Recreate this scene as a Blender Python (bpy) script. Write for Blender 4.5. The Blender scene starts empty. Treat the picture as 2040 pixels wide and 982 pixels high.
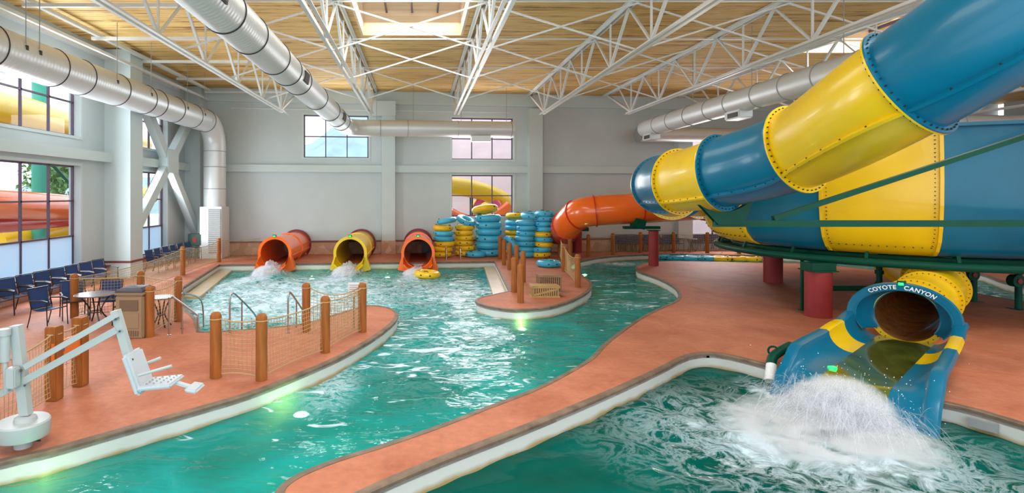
import bpy, bmesh, math, random
from mathutils import Vector, Matrix, noise
from mathutils.geometry import tessellate_polygon
random.seed(7)
C = bpy.context.scene.collection
PI = math.pi

# ---------------------------------------------------------------- camera, world, lights, exposure
F, VX, HY, H = 1100.0, 835.0, 388.0, 3.2      # focal length in pixels, vanishing point, eye height
cam_d = bpy.data.cameras.new('camera'); cam = bpy.data.objects.new('camera', cam_d); C.objects.link(cam)
cam.location = (0, 0, H); cam.rotation_euler = (PI/2, 0, 0)
cam_d.sensor_width = 36; cam_d.lens = F/2040*36
cam_d.shift_x = (1020-VX)/2040; cam_d.shift_y = -(491-HY)/2040
cam_d.clip_end = 500
bpy.context.scene.camera = cam
vs = bpy.context.scene.view_settings
vs.view_transform = 'Standard'; vs.look = 'None'; vs.gamma = 1; vs.use_curve_mapping = False
vs.exposure = 0.26
sc = bpy.context.scene
sc.cycles.use_denoising = True
sc.cycles.max_bounces = 8; sc.cycles.diffuse_bounces = 4; sc.cycles.transparent_max_bounces = 16
sc.cycles.sample_clamp_indirect = 4.0
sc.cycles.volume_step_rate = 1.0; sc.cycles.volume_bounces = 3
world = bpy.data.worlds.new('world'); sc.world = world; world.use_nodes = True
wb = world.node_tree.nodes['Background']
wb.inputs[0].default_value = (0.84, 0.92, 1.0, 1); wb.inputs[1].default_value = 2.3

def area(name, loc, rot, sx, sy, power, col=(1, 1, 1)):
    l = bpy.data.lights.new(name, 'AREA'); l.shape = 'RECTANGLE'; l.size = sx; l.size_y = sy
    l.energy = power; l.color = col
    o = bpy.data.objects.new(name, l); C.objects.link(o); o.location = loc; o.rotation_euler = rot
    return o
SKY = [(-2.05, 1.55, 9.5, 19.6), (-2.05, 1.55, -1.0, 6.0), (15.1, 18.8, 17.5, 22.0), (6.6, 10.1, 3.0, 9.0), (-10.6, -7.1, 3.0, 9.0), (15.1, 18.8, 5.5, 11.0)]  # unseen skylights added beside those in view to light the foreground
for i, (x0, x1, y0, y1) in enumerate(SKY):
    area('skylight_daylight', ((x0+x1)/2, (y0+y1)/2, 9.3), (0, 0, 0), x1-x0-.3, y1-y0-.3, (420, 420, 330, 420, 320, 330)[i], (1, .98, .95))  # area lamps added at every skylight opening to strengthen the light
area('window_daylight', (-11.75, 17.7, 2.5), (0, -PI/2, 0), 3.6, 3.7, 420, (.86, .94, 1))
area('window_daylight', (-11.75, 17.7, 6.4), (0, -PI/2, 0), 2.2, 3.7, 240, (.86, .94, 1))
area('window_daylight', (-11.75, 24.7, 2.5), (0, -PI/2, 0), 3.6, 3.3, 260, (.86, .94, 1))
area('window_daylight', (-4.4, 29.6, 6.4), (-PI/2, 0, .11), 3.4, 2.2, 130, (.92, .96, 1))
area('window_daylight', (3.5, 30.4, 4.6), (-PI/2, 0, .11), 3.4, 4.6, 280, (1, .95, .97))
area('window_daylight', (17, 31.9, 3.2), (-PI/2, 0, .11), 3.6, 3.2, 320, (1, .95, .95))

# ---------------------------------------------------------------- helpers
def G(px, py, z=0.0):
    Y = F*(H-z)/(py-HY)
    return Vector(((px-VX)*Y/F, Y, z))
def P(px, py, Y):
    return Vector(((px-VX)*Y/F, Y, H-(py-HY)*Y/F))
def WY(x): return 30.5+0.11*x

class MB:
    def __init__(s): s.v = []; s.f = []
    def add(s, vs_, fs):
        n = len(s.v); s.v += [Vector(v) for v in vs_]; s.f += [tuple(i+n for i in f) for f in fs]; return s
    def box(s, c, d, rot=None, bev=0):
        c = Vector(c); x, y, z = (q/2 for q in d)
        if bev:
            b = min(bev, x*.9, y*.9, z*.9)
            bm = bmesh.new(); bmesh.ops.create_cube(bm, size=1)
            for v in bm.verts: v.co = Vector((v.co.x*2*x, v.co.y*2*y, v.co.z*2*z))
            bmesh.ops.bevel(bm, geom=bm.edges[:], offset=b, segments=2, affect='EDGES')
            vv = [v.co.copy() for v in bm.verts]; ff = [[v.index for v in f.verts] for f in bm.faces]; bm.free()
        else:
            vv = [Vector((a*x, b_*y, e*z)) for a in (-1, 1) for b_ in (-1, 1) for e in (-1, 1)]
            ff = [(0, 1, 3, 2), (4, 6, 7, 5), (0, 4, 5, 1), (2, 3, 7, 6), (0, 2, 6, 4), (1, 5, 7, 3)]
        if rot is not None: vv = [rot @ v for v in vv]
        return s.add([c+v for v in vv], ff)
    def bar(s, a, b, w, h, up=(0, 0, 1)):
        a = Vector(a); b = Vector(b); d = (b-a); L = d.length; d.normalize()
        u = Vector(up)
        if abs(d.dot(u)) > .98: u = Vector((1, 0, 0))
        r = d.cross(u).normalized(); u = r.cross(d)
        vv = []
        for q in (a, b):
            for i, j in ((-1, -1), (1, -1), (1, 1), (-1, 1)): vv.append(q+r*i*w/2+u*j*h/2)
        return s.add(vv, [(0, 1, 2, 3), (7, 6, 5, 4), (0, 4, 5, 1), (1, 5, 6, 2), (2, 6, 7, 3), (3, 7, 4, 0)])
    def cyl(s, a, b, r, r2=None, n=16, caps=True):
        r2 = r if r2 is None else r2
        a = Vector(a); b = Vector(b); d = (b-a).normalized()
        u = d.orthogonal().normalized(); w = d.cross(u)
        vv = []
        for q, rr in ((a, r), (b, r2)):
            for i in range(n):
                t = 2*PI*i/n; vv.append(q+(u*math.cos(t)+w*math.sin(t))*rr)
        ff = [(i, (i+1) % n, n+(i+1) % n, n+i) for i in range(n)]
        if caps: ff += [tuple(range(n))[::-1], tuple(range(n, 2*n))]
        return s.add(vv, ff)
    def sweep(s, pts, r, n=10, closed=False, caps=True, rfun=None):
        pts = [Vector(p) for p in pts]; m = len(pts); vv = []; prev = None
        for k in range(m):
            if closed: t = (pts[(k+1) % m]-pts[k-1]).normalized()
            else: t = (pts[min(k+1, m-1)]-pts[max(k-1, 0)]).normalized()
            if prev is None:
                u = t.orthogonal().normalized() if abs(t.z) > .9 else t.cross(Vector((0, 0, 1))).normalized()
            else:
                u = (prev-t*prev.dot(t)).normalized()
            prev = u; w = t.cross(u)
            rr = r if rfun is None else rfun(k)
            for i in range(n):
                a = 2*PI*i/n; vv.append(pts[k]+(u*math.cos(a)+w*math.sin(a))*rr)
        ff = []
        for k in range(m if closed else m-1):
            k2 = (k+1) % m
            for i in range(n): ff.append((k*n+i, k*n+(i+1) % n, k2*n+(i+1) % n, k2*n+i))
        if caps and not closed: ff += [tuple(range(n))[::-1], tuple(range((m-1)*n, m*n))]
        return s.add(vv, ff)
    def lathe(s, prof, c=(0, 0, 0), n=32, a0=0, a1=2*PI):
        c = Vector(c); full = abs(a1-a0-2*PI) < 1e-6; m = n if full else n+1; vv = []
        for i in range(m):
            a = a0+(a1-a0)*i/n
            for (r, z) in prof: vv.append(c+Vector((r*math.cos(a), r*math.sin(a), z)))
        k = len(prof); ff = []
        for i in range(n):
            j = (i+1) % m
            for q in range(k-1): ff.append((i*k+q, j*k+q, j*k+q+1, i*k+q+1))
        return s.add(vv, ff)
    def torus(s, c, R, r, n=40, m=14, rot=None, sq=1.0):
        c = Vector(c); vv = []
        for i in range(n):
            a = 2*PI*i/n
            for j in range(m):
                b = 2*PI*j/m
                v = Vector(((R+r*math.cos(b))*math.cos(a), (R+r*math.cos(b))*math.sin(a), r*sq*math.sin(b)))
                vv.append(c+(rot @ v if rot is not None else v))
        return s.add(vv, [(i*m+j, ((i+1) % n)*m+j, ((i+1) % n)*m+(j+1) % m, i*m+(j+1) % m) for i in range(n) for j in range(m)])
    def prism(s, poly, z0, z1):
        tri = tessellate_polygon([[Vector((p[0], p[1], 0)) for p in poly]]); n = len(poly)
        ar = sum(poly[i][0]*poly[(i+1) % n][1]-poly[(i+1) % n][0]*poly[i][1] for i in range(n))
        vv = [Vector((p[0], p[1], z1)) for p in poly]+[Vector((p[0], p[1], z0)) for p in poly]
        ff = []
        for t in tri:
            a, b, c_ = (Vector(poly[i][:2]) for i in t)
            cr = (b-a).cross(c_-a) if False else (b.x-a.x)*(c_.y-a.y)-(b.y-a.y)*(c_.x-a.x)
            t = tuple(t) if cr > 0 else tuple(t)[::-1]
            ff += [t, tuple(i+n for i in t)[::-1]]
        for i in range(n):
            j = (i+1) % n
            ff.append((i, n+i, n+j, j) if ar > 0 else (j, n+j, n+i, i))
        return s.add(vv, ff)
    def grid(s, rows, close_u=False):
        k = len(rows[0]); vv = [p for r in rows for p in r]; ff = []
        for i in range(len(rows)-1):
            for j in range(k if close_u else k-1): ff.append((i*k+j, i*k+(j+1) % k, (i+1)*k+(j+1) % k, (i+1)*k+j))
        return s.add(vv, ff)
    def build(s, name, m, parent=None, loc=None, smooth=True, angle=35, recalc=False):
        if parent is not None:
            L = Vector((0, 0, 0)); q = parent
            while q is not None: L += q.location; q = q.parent
        else: L = Vector(loc) if loc is not None else Vector((0, 0, 0))
        me = bpy.data.meshes.new(name); me.from_pydata([v-L for v in s.v], [], s.f)
        if recalc:
            bm = bmesh.new(); bm.from_mesh(me); bmesh.ops.recalc_face_normals(bm, faces=bm.faces[:]); bm.to_mesh(me); bm.free()
        if smooth:
            me.polygons.foreach_set('use_smooth', [True]*len(me.polygons))
            try: me.set_sharp_from_angle(angle=math.radians(angle))
            except Exception: pass
        me.materials.append(m); me.update()
        o = bpy.data.objects.new(name, me); C.objects.link(o)
        if parent is not None: o.parent = parent
        else: o.location = L
        return o

def tag(o, label=None, cat=None, group=None, kind=None):
    if label: o['label'] = label
    if cat: o['category'] = cat
    if group: o['group'] = group
    if kind: o['kind'] = kind
    return o
def empty(name, loc, label=None, cat=None, group=None):
    o = bpy.data.objects.new(name, None); C.objects.link(o); o.location = loc; o.empty_display_size = .1
    return tag(o, label, cat, group)
def copy_tree(o, parent=None):
    kids = [q for q in o.children]
    c = o.copy(); C.objects.link(c); c.parent = parent
    for ch in kids: copy_tree(ch, c)
    return c
def struct(o): o['kind'] = 'structure'; return o
def catmull(pts, k=8, closed=False):
    pts = [Vector(p) for p in pts]; out = []; n = len(pts)
    for i in range(n if closed else n-1):
        if closed: a, b, c, d = pts[i-1], pts[i], pts[(i+1) % n], pts[(i+2) % n]
        else: a, b, c, d = pts[max(i-1, 0)], pts[i], pts[i+1], pts[min(i+2, n-1)]
        for j in range(k):
            t = j/k
            out.append(.5*((2*b)+(c-a)*t+(2*a-5*b+4*c-d)*t*t+(3*b-a-3*c+d)*t**3))
    if not closed: out.append(pts[-1])
    return out

# ---------------------------------------------------------------- materials
def newmat(name):
    m = bpy.data.materials.new(name); m.use_nodes = True
    return m, m.node_tree, m.node_tree.nodes, m.node_tree.links, m.node_tree.nodes['Principled BSDF']
def mat(name, col, rough=.5, metal=0, var=0, scale=5, bump=0, coat=0, emis=None, es=0, stretch=None):
    m, nt, N, L, b = newmat(name)
    b.inputs['Base Color'].default_value = (*col, 1); b.inputs['Roughness'].default_value = rough
    b.inputs['Metallic'].default_value = metal; b.inputs['Coat Weight'].default_value = coat
    b.inputs['Coat Roughness'].default_value = .08
    if emis: b.inputs['Emission Color'].default_value = (*emis, 1); b.inputs['Emission Strength'].default_value = es
    if var or bump:
        tc = N.new('ShaderNodeTexCoord'); mp = N.new('ShaderNodeMapping'); L.new(tc.outputs['Object'], mp.inputs[0])
        if stretch: mp.inputs['Scale'].default_value = stretch
        nz = N.new('ShaderNodeTexNoise'); nz.inputs['Scale'].default_value = scale; nz.inputs['Detail'].default_value = 6
        L.new(mp.outputs[0], nz.inputs['Vector'])
        if var:
            r = N.new('ShaderNodeValToRGB')
            r.color_ramp.elements[0].position = .3; r.color_ramp.elements[1].position = .7
            r.color_ramp.elements[0].color = (*[c*(1-var) for c in col], 1)
            r.color_ramp.elements[1].color = (*[min(1, c*(1+var)) for c in col], 1)
            L.new(nz.outputs[0], r.inputs[0]); L.new(r.outputs[0], b.inputs['Base Color'])
        if bump:
            bp = N.new('ShaderNodeBump'); bp.inputs['Strength'].default_value = bump; bp.inputs['Distance'].default_value = .02
            L.new(nz.outputs[0], bp.inputs['Height']); L.new(bp.outputs[0], b.inputs['Normal'])
    return m

M = {}
M['wall'] = mat('painted_wall', (.52, .59, .60), .55, var=.03, scale=.8)
M['trimpaint'] = mat('painted_trim', (.55, .64, .64), .5, var=.02, scale=1)
M['steelwhite'] = mat('white_painted_steel', (.70, .73, .72), .38, var=.05, scale=3)
M['dark'] = mat('dark_metal', (.02, .02, .022), .4)
M['mullion'] = mat('dark_window_frame', (.10, .065, .11), .4)
M['rail'] = mat('stainless_steel', (.45, .44, .42), .22, metal=1)
M['blue'] = mat('blue_fibreglass', (.001, .138, .245), .3, var=.08, scale=1.2, coat=.12)
M['blue'].node_tree.nodes['Principled BSDF'].inputs['Specular IOR Level'].default_value = .32
M['yellow'] = mat('yellow_fibreglass', (.82, .53, .004), .3, var=.05, scale=1.2, coat=.2)
M['orange'] = mat('orange_fibreglass', (.95, .155, .014), .22, var=.05, scale=1.5, coat=.4)
M['darkred'] = mat('dark_red_flange', (.20, .012, .008), .4)
M['red'] = mat('red_fibreglass', (.60, .03, .012), .25, coat=.3)
M['green'] = mat('green_steel', (.002, .062, .036), .45, var=.1, scale=3)
M['pillar'] = mat('red_painted_pillar', (.30, .035, .035), .5, var=.12, scale=2)
M['bolt'] = mat('bolt_steel', (.05, .04, .03), .5, metal=.5)
M['post'] = mat('stained_timber', (.31, .10, .021), .65, var=.25, scale=5, bump=.2, stretch=(3, 3, .4))
M['net'] = mat('net_cord', (.46, .32, .15), .8)
M['netdark'] = mat('old_net_cord', (.36, .28, .15), .8)
M['tubeblue'] = mat('blue_vinyl', (.06, .46, .68), .3, var=.05, scale=3)
M['tubeteal'] = mat('clear_blue_vinyl', (.07, .50, .68), .25, var=.05, scale=3)
M['tubeyellow'] = mat('yellow_vinyl', (.85, .53, .015), .3, var=.05, scale=3)
M['handle'] = mat('black_strap', (.012, .012, .015), .5)
M['sling'] = mat('navy_sling_fabric', (.012, .045, .16), .7, var=.1, scale=20)
M['chairframe'] = mat('bronze_chair_frame', (.035, .025, .022), .35, metal=.3)
M['bin'] = mat('tan_plastic', (.30, .20, .11), .5)
M['bindark'] = mat('brown_plastic', (.16, .10, .06), .5)
M['lid'] = mat('charcoal_plastic', (.05, .045, .06), .4)
M['lift'] = mat('white_powder_coat', (.42, .455, .45), .4)
M['liftseat'] = mat('white_moulded_plastic', (.50, .54, .58), .35)
M['crate'] = mat('pale_crate_wood', (.42, .26, .09), .6, var=.2, scale=6, stretch=(1, 1, 5))
M['crate2'] = mat('brown_crate_wood', (.30, .15, .075), .6, var=.2, scale=6, stretch=(1, 1, 5))
M['liner'] = mat('dark_crate_inside', (.09, .05, .025), .8)
M['white'] = mat('white_paint', (.8, .8, .8), .5)
M['signorange'] = mat('orange_sign', (.72, .16, .02), .5)
M['signblue'] = mat('blue_print', (.02, .08, .4), .5)
M['grille'] = mat('grey_grille', (.30, .31, .31), .5)
M['grilledark'] = mat('dark_grille', (.05, .045, .035), .5)
M['ledge'] = mat('wet_beige_concrete', (.52, .40, .25), .35, var=.1, scale=3)
M['led'] = mat('green_led', (.0, .5, .1), .3, emis=(.02, 1, .1), es=3)
M['poollamp'] = mat('pool_lamp_lens', (.9, .9, .6), .3, emis=(1, 1, .55), es=14)
M['boxgreen'] = mat('dark_green_box', (.015, .06, .035), .5)
M['foliage'] = mat('foliage', (.12, .26, .07), .8, var=.4, scale=2)
M['bark'] = mat('bark', (.2, .14, .09), .9)
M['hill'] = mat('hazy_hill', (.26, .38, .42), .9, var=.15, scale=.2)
M['render'] = mat('pink_stucco', (.72, .58, .60), .8, var=.05, scale=1)
M['grass'] = mat('outside_ground', (.45, .42, .36), .9, var=.2, scale=1)
M['duct'] = None

def make_deck():
    m, nt, N, L, b = newmat('terracotta_deck')
    tc = N.new('ShaderNodeTexCoord')
    n1 = N.new('ShaderNodeTexNoise'); n1.inputs['Scale'].default_value = .9; n1.inputs['Detail'].default_value = 8; n1.inputs['Roughness'].default_value = .65; n1.inputs['Distortion'].default_value = .6
    n2 = N.new('ShaderNodeTexNoise'); n2.inputs['Scale'].default_value = 9; n2.inputs['Detail'].default_value = 6
    L.new(tc.outputs['Object'], n1.inputs['Vector']); L.new(tc.outputs['Object'], n2.inputs['Vector'])
    r = N.new('ShaderNodeValToRGB'); e = r.color_ramp.elements
    e[0].position = .3; e[0].color = (.37, .115, .057, 1); e[1].position = .72; e[1].color = (.54, .205, .115, 1)
    L.new(n1.outputs[0], r.inputs[0])
    mx = N.new('ShaderNodeMixRGB'); mx.blend_type = 'OVERLAY'; mx.inputs[0].default_value = .25
    L.new(r.outputs[0], mx.inputs[1]); L.new(n2.outputs[0], mx.inputs[2]); L.new(mx.outputs[0], b.inputs['Base Color'])
    bp = N.new('ShaderNodeBump'); bp.inputs['Strength'].default_value = .25; bp.inputs['Distance'].default_value = .01
    L.new(n2.outputs[0], bp.inputs['Height']); L.new(bp.outputs[0], b.inputs['Normal'])
    b.inputs['Roughness'].default_value = .65
    return m
M['deck'] = make_deck()

for k_, v_ in (('deck', .25), ('green', .15), ('post', .2), ('pillar', .25), ('wall', .3), ('trimpaint', .3)): M[k_].node_tree.nodes['Principled BSDF'].inputs['Specular IOR Level'].default_value = v_
def make_poolwall():
    m, nt, N, L, b = newmat('white_pool_wall')
    tc = N.new('ShaderNodeTexCoord'); sp = N.new('ShaderNodeSeparateXYZ'); L.new(tc.outputs['Object'], sp.inputs[0])
    nz = N.new('ShaderNodeTexNoise'); nz.inputs['Scale'].default_value = 2.5; nz.inputs['Detail'].default_value = 5
    L.new(tc.outputs['Object'], nz.inputs['Vector'])
    ad = N.new('ShaderNodeMath'); ad.operation = 'MULTIPLY_ADD'; ad.inputs[1].default_value = .12; L.new(nz.outputs[0], ad.inputs[0]); L.new(sp.outputs[2], ad.inputs[2])
    mr = N.new('ShaderNodeMapRange'); mr.inputs[1].default_value = -.24; mr.inputs[2].default_value = -.17; L.new(ad.outputs[0], mr.inputs[0])
    mx = N.new('ShaderNodeMixRGB'); mx.inputs[1].default_value = (.42, .29, .12, 1); mx.inputs[2].default_value = (.66, .66, .62, 1)
    L.new(mr.outputs[0], mx.inputs[0]); L.new(mx.outputs[0], b.inputs['Base Color']); b.inputs['Roughness'].default_value = .4
    return m
M['poolwall'] = make_poolwall()
M['coping'] = mat('brown_coping', (.17, .115, .075), .6, var=.35, scale=4)
M['basin'] = mat('aqua_basin_plaster', (.04, .42, .34), .6, var=.12, scale=1)

def make_wood():
    m, nt, N, L, b = newmat('ceiling_boards')
    tc = N.new('ShaderNodeTexCoord'); mp = N.new('ShaderNodeMapping'); mp.inputs['Scale'].default_value = (.22, 3.2, 1)
    L.new(tc.outputs['Object'], mp.inputs[0])
    nz = N.new('ShaderNodeTexNoise'); nz.inputs['Scale'].default_value = 2.2; nz.inputs['Detail'].default_value = 7; nz.inputs['Roughness'].default_value = .7
    L.new(mp.outputs[0], nz.inputs['Vector'])
    r = N.new('ShaderNodeValToRGB'); e = r.color_ramp.elements
    e[0].position = .38; e[0].color = (.26, .12, .035, 1); e[1].position = .56; e[1].color = (.86, .57, .21, 1)
    x = e.new(.43); x.color = (.70, .42, .13, 1)
    L.new(nz.outputs[0], r.inputs[0])
    wv = N.new('ShaderNodeTexWave'); wv.bands_direction = 'Y'; wv.inputs['Scale'].default_value = 2.1; wv.inputs['Distortion'].default_value = .3; wv.inputs['Detail'].default_value = 1
    L.new(tc.outputs['Object'], wv.inputs['Vector'])
    w2 = N.new('ShaderNodeMapRange'); w2.inputs[1].default_value = 0; w2.inputs[2].default_value = .35; w2.inputs[3].default_value = .62; w2.inputs[4].default_value = 1
    L.new(wv.outputs['Fac'], w2.inputs[0])
    mx = N.new('ShaderNodeMixRGB'); mx.blend_type = 'MULTIPLY'; mx.inputs[0].default_value = 1
    L.new(r.outputs[0], mx.inputs[1]); L.new(w2.outputs[0], mx.inputs[2]); L.new(mx.outputs[0], b.inputs['Base Color'])
    bp = N.new('ShaderNodeBump'); bp.inputs['Strength'].default_value = .5; bp.inputs['Distance'].default_value = .03
    L.new(wv.outputs['Fac'], bp.inputs['Height']); L.new(bp.outputs[0], b.inputs['Normal'])
    b.inputs['Roughness'].default_value = .7
    return m
M['wood'] = make_wood()

def make_stone():
    m, nt, N, L, b = newmat('flagstone')
    tc = N.new('ShaderNodeTexCoord'); v = N.new('ShaderNodeTexVoronoi'); v.inputs['Scale'].default_value = 2.6
    v2 = N.new('ShaderNodeTexVoronoi'); v2.feature = 'DISTANCE_TO_EDGE'; v2.inputs['Scale'].default_value = 2.6
    for q in (v, v2): L.new(tc.outputs['Object'], q.inputs['Vector'])
    r = N.new('ShaderNodeValToRGB'); e = r.color_ramp.elements
    e[0].color = (.42, .22, .14, 1); e[1].color = (.72, .48, .33, 1)
    L.new(v.outputs['Color'], r.inputs[0])
    mr = N.new('ShaderNodeMapRange'); mr.inputs[2].default_value = .05; L.new(v2.outputs[0], mr.inputs[0])
    mx = N.new('ShaderNodeMixRGB'); mx.inputs[1].default_value = (.42, .33, .26, 1); L.new(mr.outputs[0], mx.inputs[0]); L.new(r.outputs[0], mx.inputs[2])
    L.new(mx.outputs[0], b.inputs['Base Color']); b.inputs['Roughness'].default_value = .7
    return m
M['stone'] = make_stone()
M['redtrim'] = mat('oxblood_trim', (.20, .045, .04), .5)

def make_duct():
    m, nt, N, L, b = newmat('galvanised_spiral_duct')
    tc = N.new('ShaderNodeTexCoord')
    wv = N.new('ShaderNodeTexWave'); wv.bands_direction = 'Y'; wv.inputs['Scale'].default_value = 2.4; wv.inputs['Distortion'].default_value = 0
    L.new(tc.outputs['Object'], wv.inputs['Vector'])
    bp = N.new('ShaderNodeBump'); bp.inputs['Strength'].default_value = .35; bp.inputs['Distance'].default_value = .012
    L.new(wv.outputs['Fac'], bp.inputs['Height']); L.new(bp.outputs[0], b.inputs['Normal'])
    b.inputs['Base Color'].default_value = (.66, .69, .70, 1); b.inputs['Metallic'].default_value = .4; b.inputs['Roughness'].default_value = .38
    return m
M['duct'] = make_duct()
M['ductplain'] = mat('galvanised_duct', (.66, .68, .67), .4, metal=.25)

def make_glass(name, tint, rough=0.0, frosted=False):
    m, nt, N, L, b = newmat(name)
    N.remove(b); out = N['Material Output']
    tr = N.new('ShaderNodeBsdfTransparent'); tr.inputs[0].default_value = (*tint, 1)
    gl = N.new('ShaderNodeBsdfGlossy'); gl.inputs['Roughness'].default_value = .03
    fr = N.new('ShaderNodeFresnel'); fr.inputs[0].default_value = 1.4
    mx = N.new('ShaderNodeMixShader')
    if frosted:
        tl = N.new('ShaderNodeBsdfTranslucent'); tl.inputs[0].default_value = (*tint, 1)
        df = N.new('ShaderNodeBsdfDiffuse'); df.inputs[0].default_value = (.35, .62, 1, 1)
        m2 = N.new('ShaderNodeMixShader'); m2.inputs[0].default_value = .15
        L.new(tl.outputs[0], m2.inputs[1]); L.new(df.outputs[0], m2.inputs[2]); base = m2
    else: base = tr
    L.new(fr.outputs[0], mx.inputs[0]); L.new(base.outputs[0], mx.inputs[1]); L.new(gl.outputs[0], mx.inputs[2]); L.new(mx.outputs[0], out.inputs[0])
    return m
M['glass'] = make_glass('window_glass', (.97, .97, 1))
M['frost'] = make_glass('frosted_glass', (.52, .76, 1.0), frosted=True)

def make_water(name, deep, bump, fscale, trans, refl):
    m, nt, N, L, b = newmat(name); N.remove(b); out = N['Material Output']
    tc = N.new('ShaderNodeTexCoord')
    def nz(scale, det, dist, stretch=None, rough=.55):
        n = N.new('ShaderNodeTexNoise'); n.inputs['Scale'].default_value = scale; n.inputs['Detail'].default_value = det
        n.inputs['Distortion'].default_value = dist; n.inputs['Roughness'].default_value = rough
        if stretch:
            mp = N.new('ShaderNodeMapping'); mp.inputs['Scale'].default_value = stretch; L.new(tc.outputs['Object'], mp.inputs[0]); L.new(mp.outputs[0], n.inputs['Vector'])
        else: L.new(tc.outputs['Object'], n.inputs['Vector'])
        return n
    def math_(op, a, b_=None, c=None, clamp=False):
        q = N.new('ShaderNodeMath'); q.operation = op; q.use_clamp = clamp
        for i, x in enumerate((a, b_, c)):
            if x is None: continue
            if isinstance(x, (int, float)): q.inputs[i].default_value = x
            else: L.new(x, q.inputs[i])
        return q.outputs[0]
    w1 = nz(1.5, 1.6, .9, (.75, 1.5, 1)); w2 = nz(5, 2, .5, (.8, 1.5, 1))
    hgt = math_('MULTIPLY_ADD', w2.outputs[0], .14, w1.outputs[0])
    bp = N.new('ShaderNodeBump'); bp.inputs['Strength'].default_value = bump; bp.inputs['Distance'].default_value = .14
    L.new(hgt, bp.inputs['Height'])
    at = N.new('ShaderNodeAttribute'); at.attribute_name = 'foam'
    f1 = nz(fscale, 8, 1.2, None, .68)
    ridge = nz(fscale*.8, 8, 1.5, None, .68)
    rd = math_('SUBTRACT', 1, math_('MULTIPLY', math_('ABSOLUTE', math_('SUBTRACT', ridge.outputs[0], .5)), 13))
    rd = math_('MULTIPLY', math_('MAXIMUM', rd, 0), math_('MULTIPLY', math_('SUBTRACT', at.outputs['Fac'], .12), 1.7, None, True), None, True)
    th = math_('MULTIPLY_ADD', at.outputs['Fac'], -.50, .77)
    blob = math_('MULTIPLY', math_('SUBTRACT', f1.outputs[0], th), 5.5, None, True)
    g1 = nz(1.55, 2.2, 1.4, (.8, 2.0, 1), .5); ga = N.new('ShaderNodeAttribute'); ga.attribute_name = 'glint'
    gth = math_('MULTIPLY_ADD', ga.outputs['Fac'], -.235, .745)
    glint_blob = math_('MULTIPLY', math_('SUBTRACT', g1.outputs[0], gth), 16, None, True)  # window and skylight reflections painted as white patches into the water colour
    foam = math_('MULTIPLY', math_('MAXIMUM', math_('MAXIMUM', blob, glint_blob), math_('MULTIPLY', rd, .75)), .92, None, True)  # foam and painted glints merged into one white factor
    colr = N.new('ShaderNodeValToRGB'); e = colr.color_ramp.elements
    e[0].position = .35; e[0].color = (deep[0]*.6, deep[1]*.72, deep[2]*.66, 1); e[1].position = .65; e[1].color = (deep[0]*1.4, deep[1]*1.2, deep[2]*1.25, 1)
    cn = nz(.55, 4, .5); L.new(cn.outputs[0], colr.inputs[0])
    df = N.new('ShaderNodeBsdfDiffuse'); L.new(colr.outputs[0], df.inputs[0]); L.new(bp.outputs[0], df.inputs['Normal'])
    tr = N.new('ShaderNodeBsdfTransparent'); tr.inputs[0].default_value = (.32, .80, .66, 1)
    m1 = N.new('ShaderNodeMixShader'); m1.inputs[0].default_value = trans; L.new(df.outputs[0], m1.inputs[1]); L.new(tr.outputs[0], m1.inputs[2])
    gl = N.new('ShaderNodeBsdfGlossy'); gl.inputs['Roughness'].default_value = .035; L.new(bp.outputs[0], gl.inputs['Normal'])
    fr = N.new('ShaderNodeFresnel'); fr.inputs[0].default_value = 1.30; L.new(bp.outputs[0], fr.inputs['Normal'])
    m2 = N.new('ShaderNodeMixShader'); L.new(math_('MULTIPLY', fr.outputs[0], refl), m2.inputs[0]); L.new(m1.outputs[0], m2.inputs[1]); L.new(gl.outputs[0], m2.inputs[2])
    fd = N.new('ShaderNodeBsdfDiffuse'); fd.inputs[0].default_value = (.64, .78, .86, 1)
    b2 = N.new('ShaderNodeBump'); b2.inputs['Strength'].default_value = .5; b2.inputs['Distance'].default_value = .05; L.new(f1.outputs[0], b2.inputs['Height']); L.new(b2.outputs[0], fd.inputs['Normal'])
    m3 = N.new('ShaderNodeMixShader'); L.new(foam, m3.inputs[0]); L.new(m2.outputs[0], m3.inputs[1]); L.new(fd.outputs[0], m3.inputs[2])  # foam here also holds the painted glints
    L.new(m3.outputs[0], out.inputs[0])
    return m
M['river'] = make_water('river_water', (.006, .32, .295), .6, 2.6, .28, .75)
M['plunge'] = make_water('plunge_water', (.001, .105, .085), .30, 2.2, .14, .4)

# ---------------------------------------------------------------- contours of the pools (deck edge, z = 0)
def gp(l): return [G(x, y) for x, y in l]
left_edge = [Vector((-8.4, 3.0, 0)), Vector((-6.6, 5.2, 0))]+gp([(0, 920), (100, 897), (200, 869), (300, 841), (400, 813), (500, 783), (600, 744), (680, 709), (740, 675), (775, 650), (790, 634), (789, 621), (770, 612), (729, 609), (670, 626), (600, 645), (515, 654), (450, 659), (398, 661)])
left_edge = catmull(left_edge, 6)
corner_l = gp([(391, 636), (366, 613), (361, 592), (364, 572)])+[G(437, 527), G(985, 520.5), G(1014, 578)]
isl = catmull(gp([(1014, 580), (985, 586), (957, 592), (948, 599), (957, 605), (979, 611), (1019, 616), (1049, 616), (1089, 612), (1119, 605), (1150, 593), (1171, 580), (1178, 569), (1174, 559), (1155, 545), (1135, 533), (1144, 523), (1158, 519), (1197, 512), (1235, 508.5), (1293, 506), (1351, 505.5), (1429, 507)])+[Vector((19.5, 28.8, 0)), Vector((22.2, 27, 0)), Vector((23.4, 25, 0)), Vector((22.9, 22.6, 0)), Vector((21.4, 20, 0)), Vector((20.6, 17, 0)), Vector((20.5, 12, 0)), Vector((20.5, 6, 0)), Vector((20.5, -3, 0))], 5)
edgeM = [Vector((-8.6, -3, 0))]+left_edge+corner_l+isl
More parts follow.
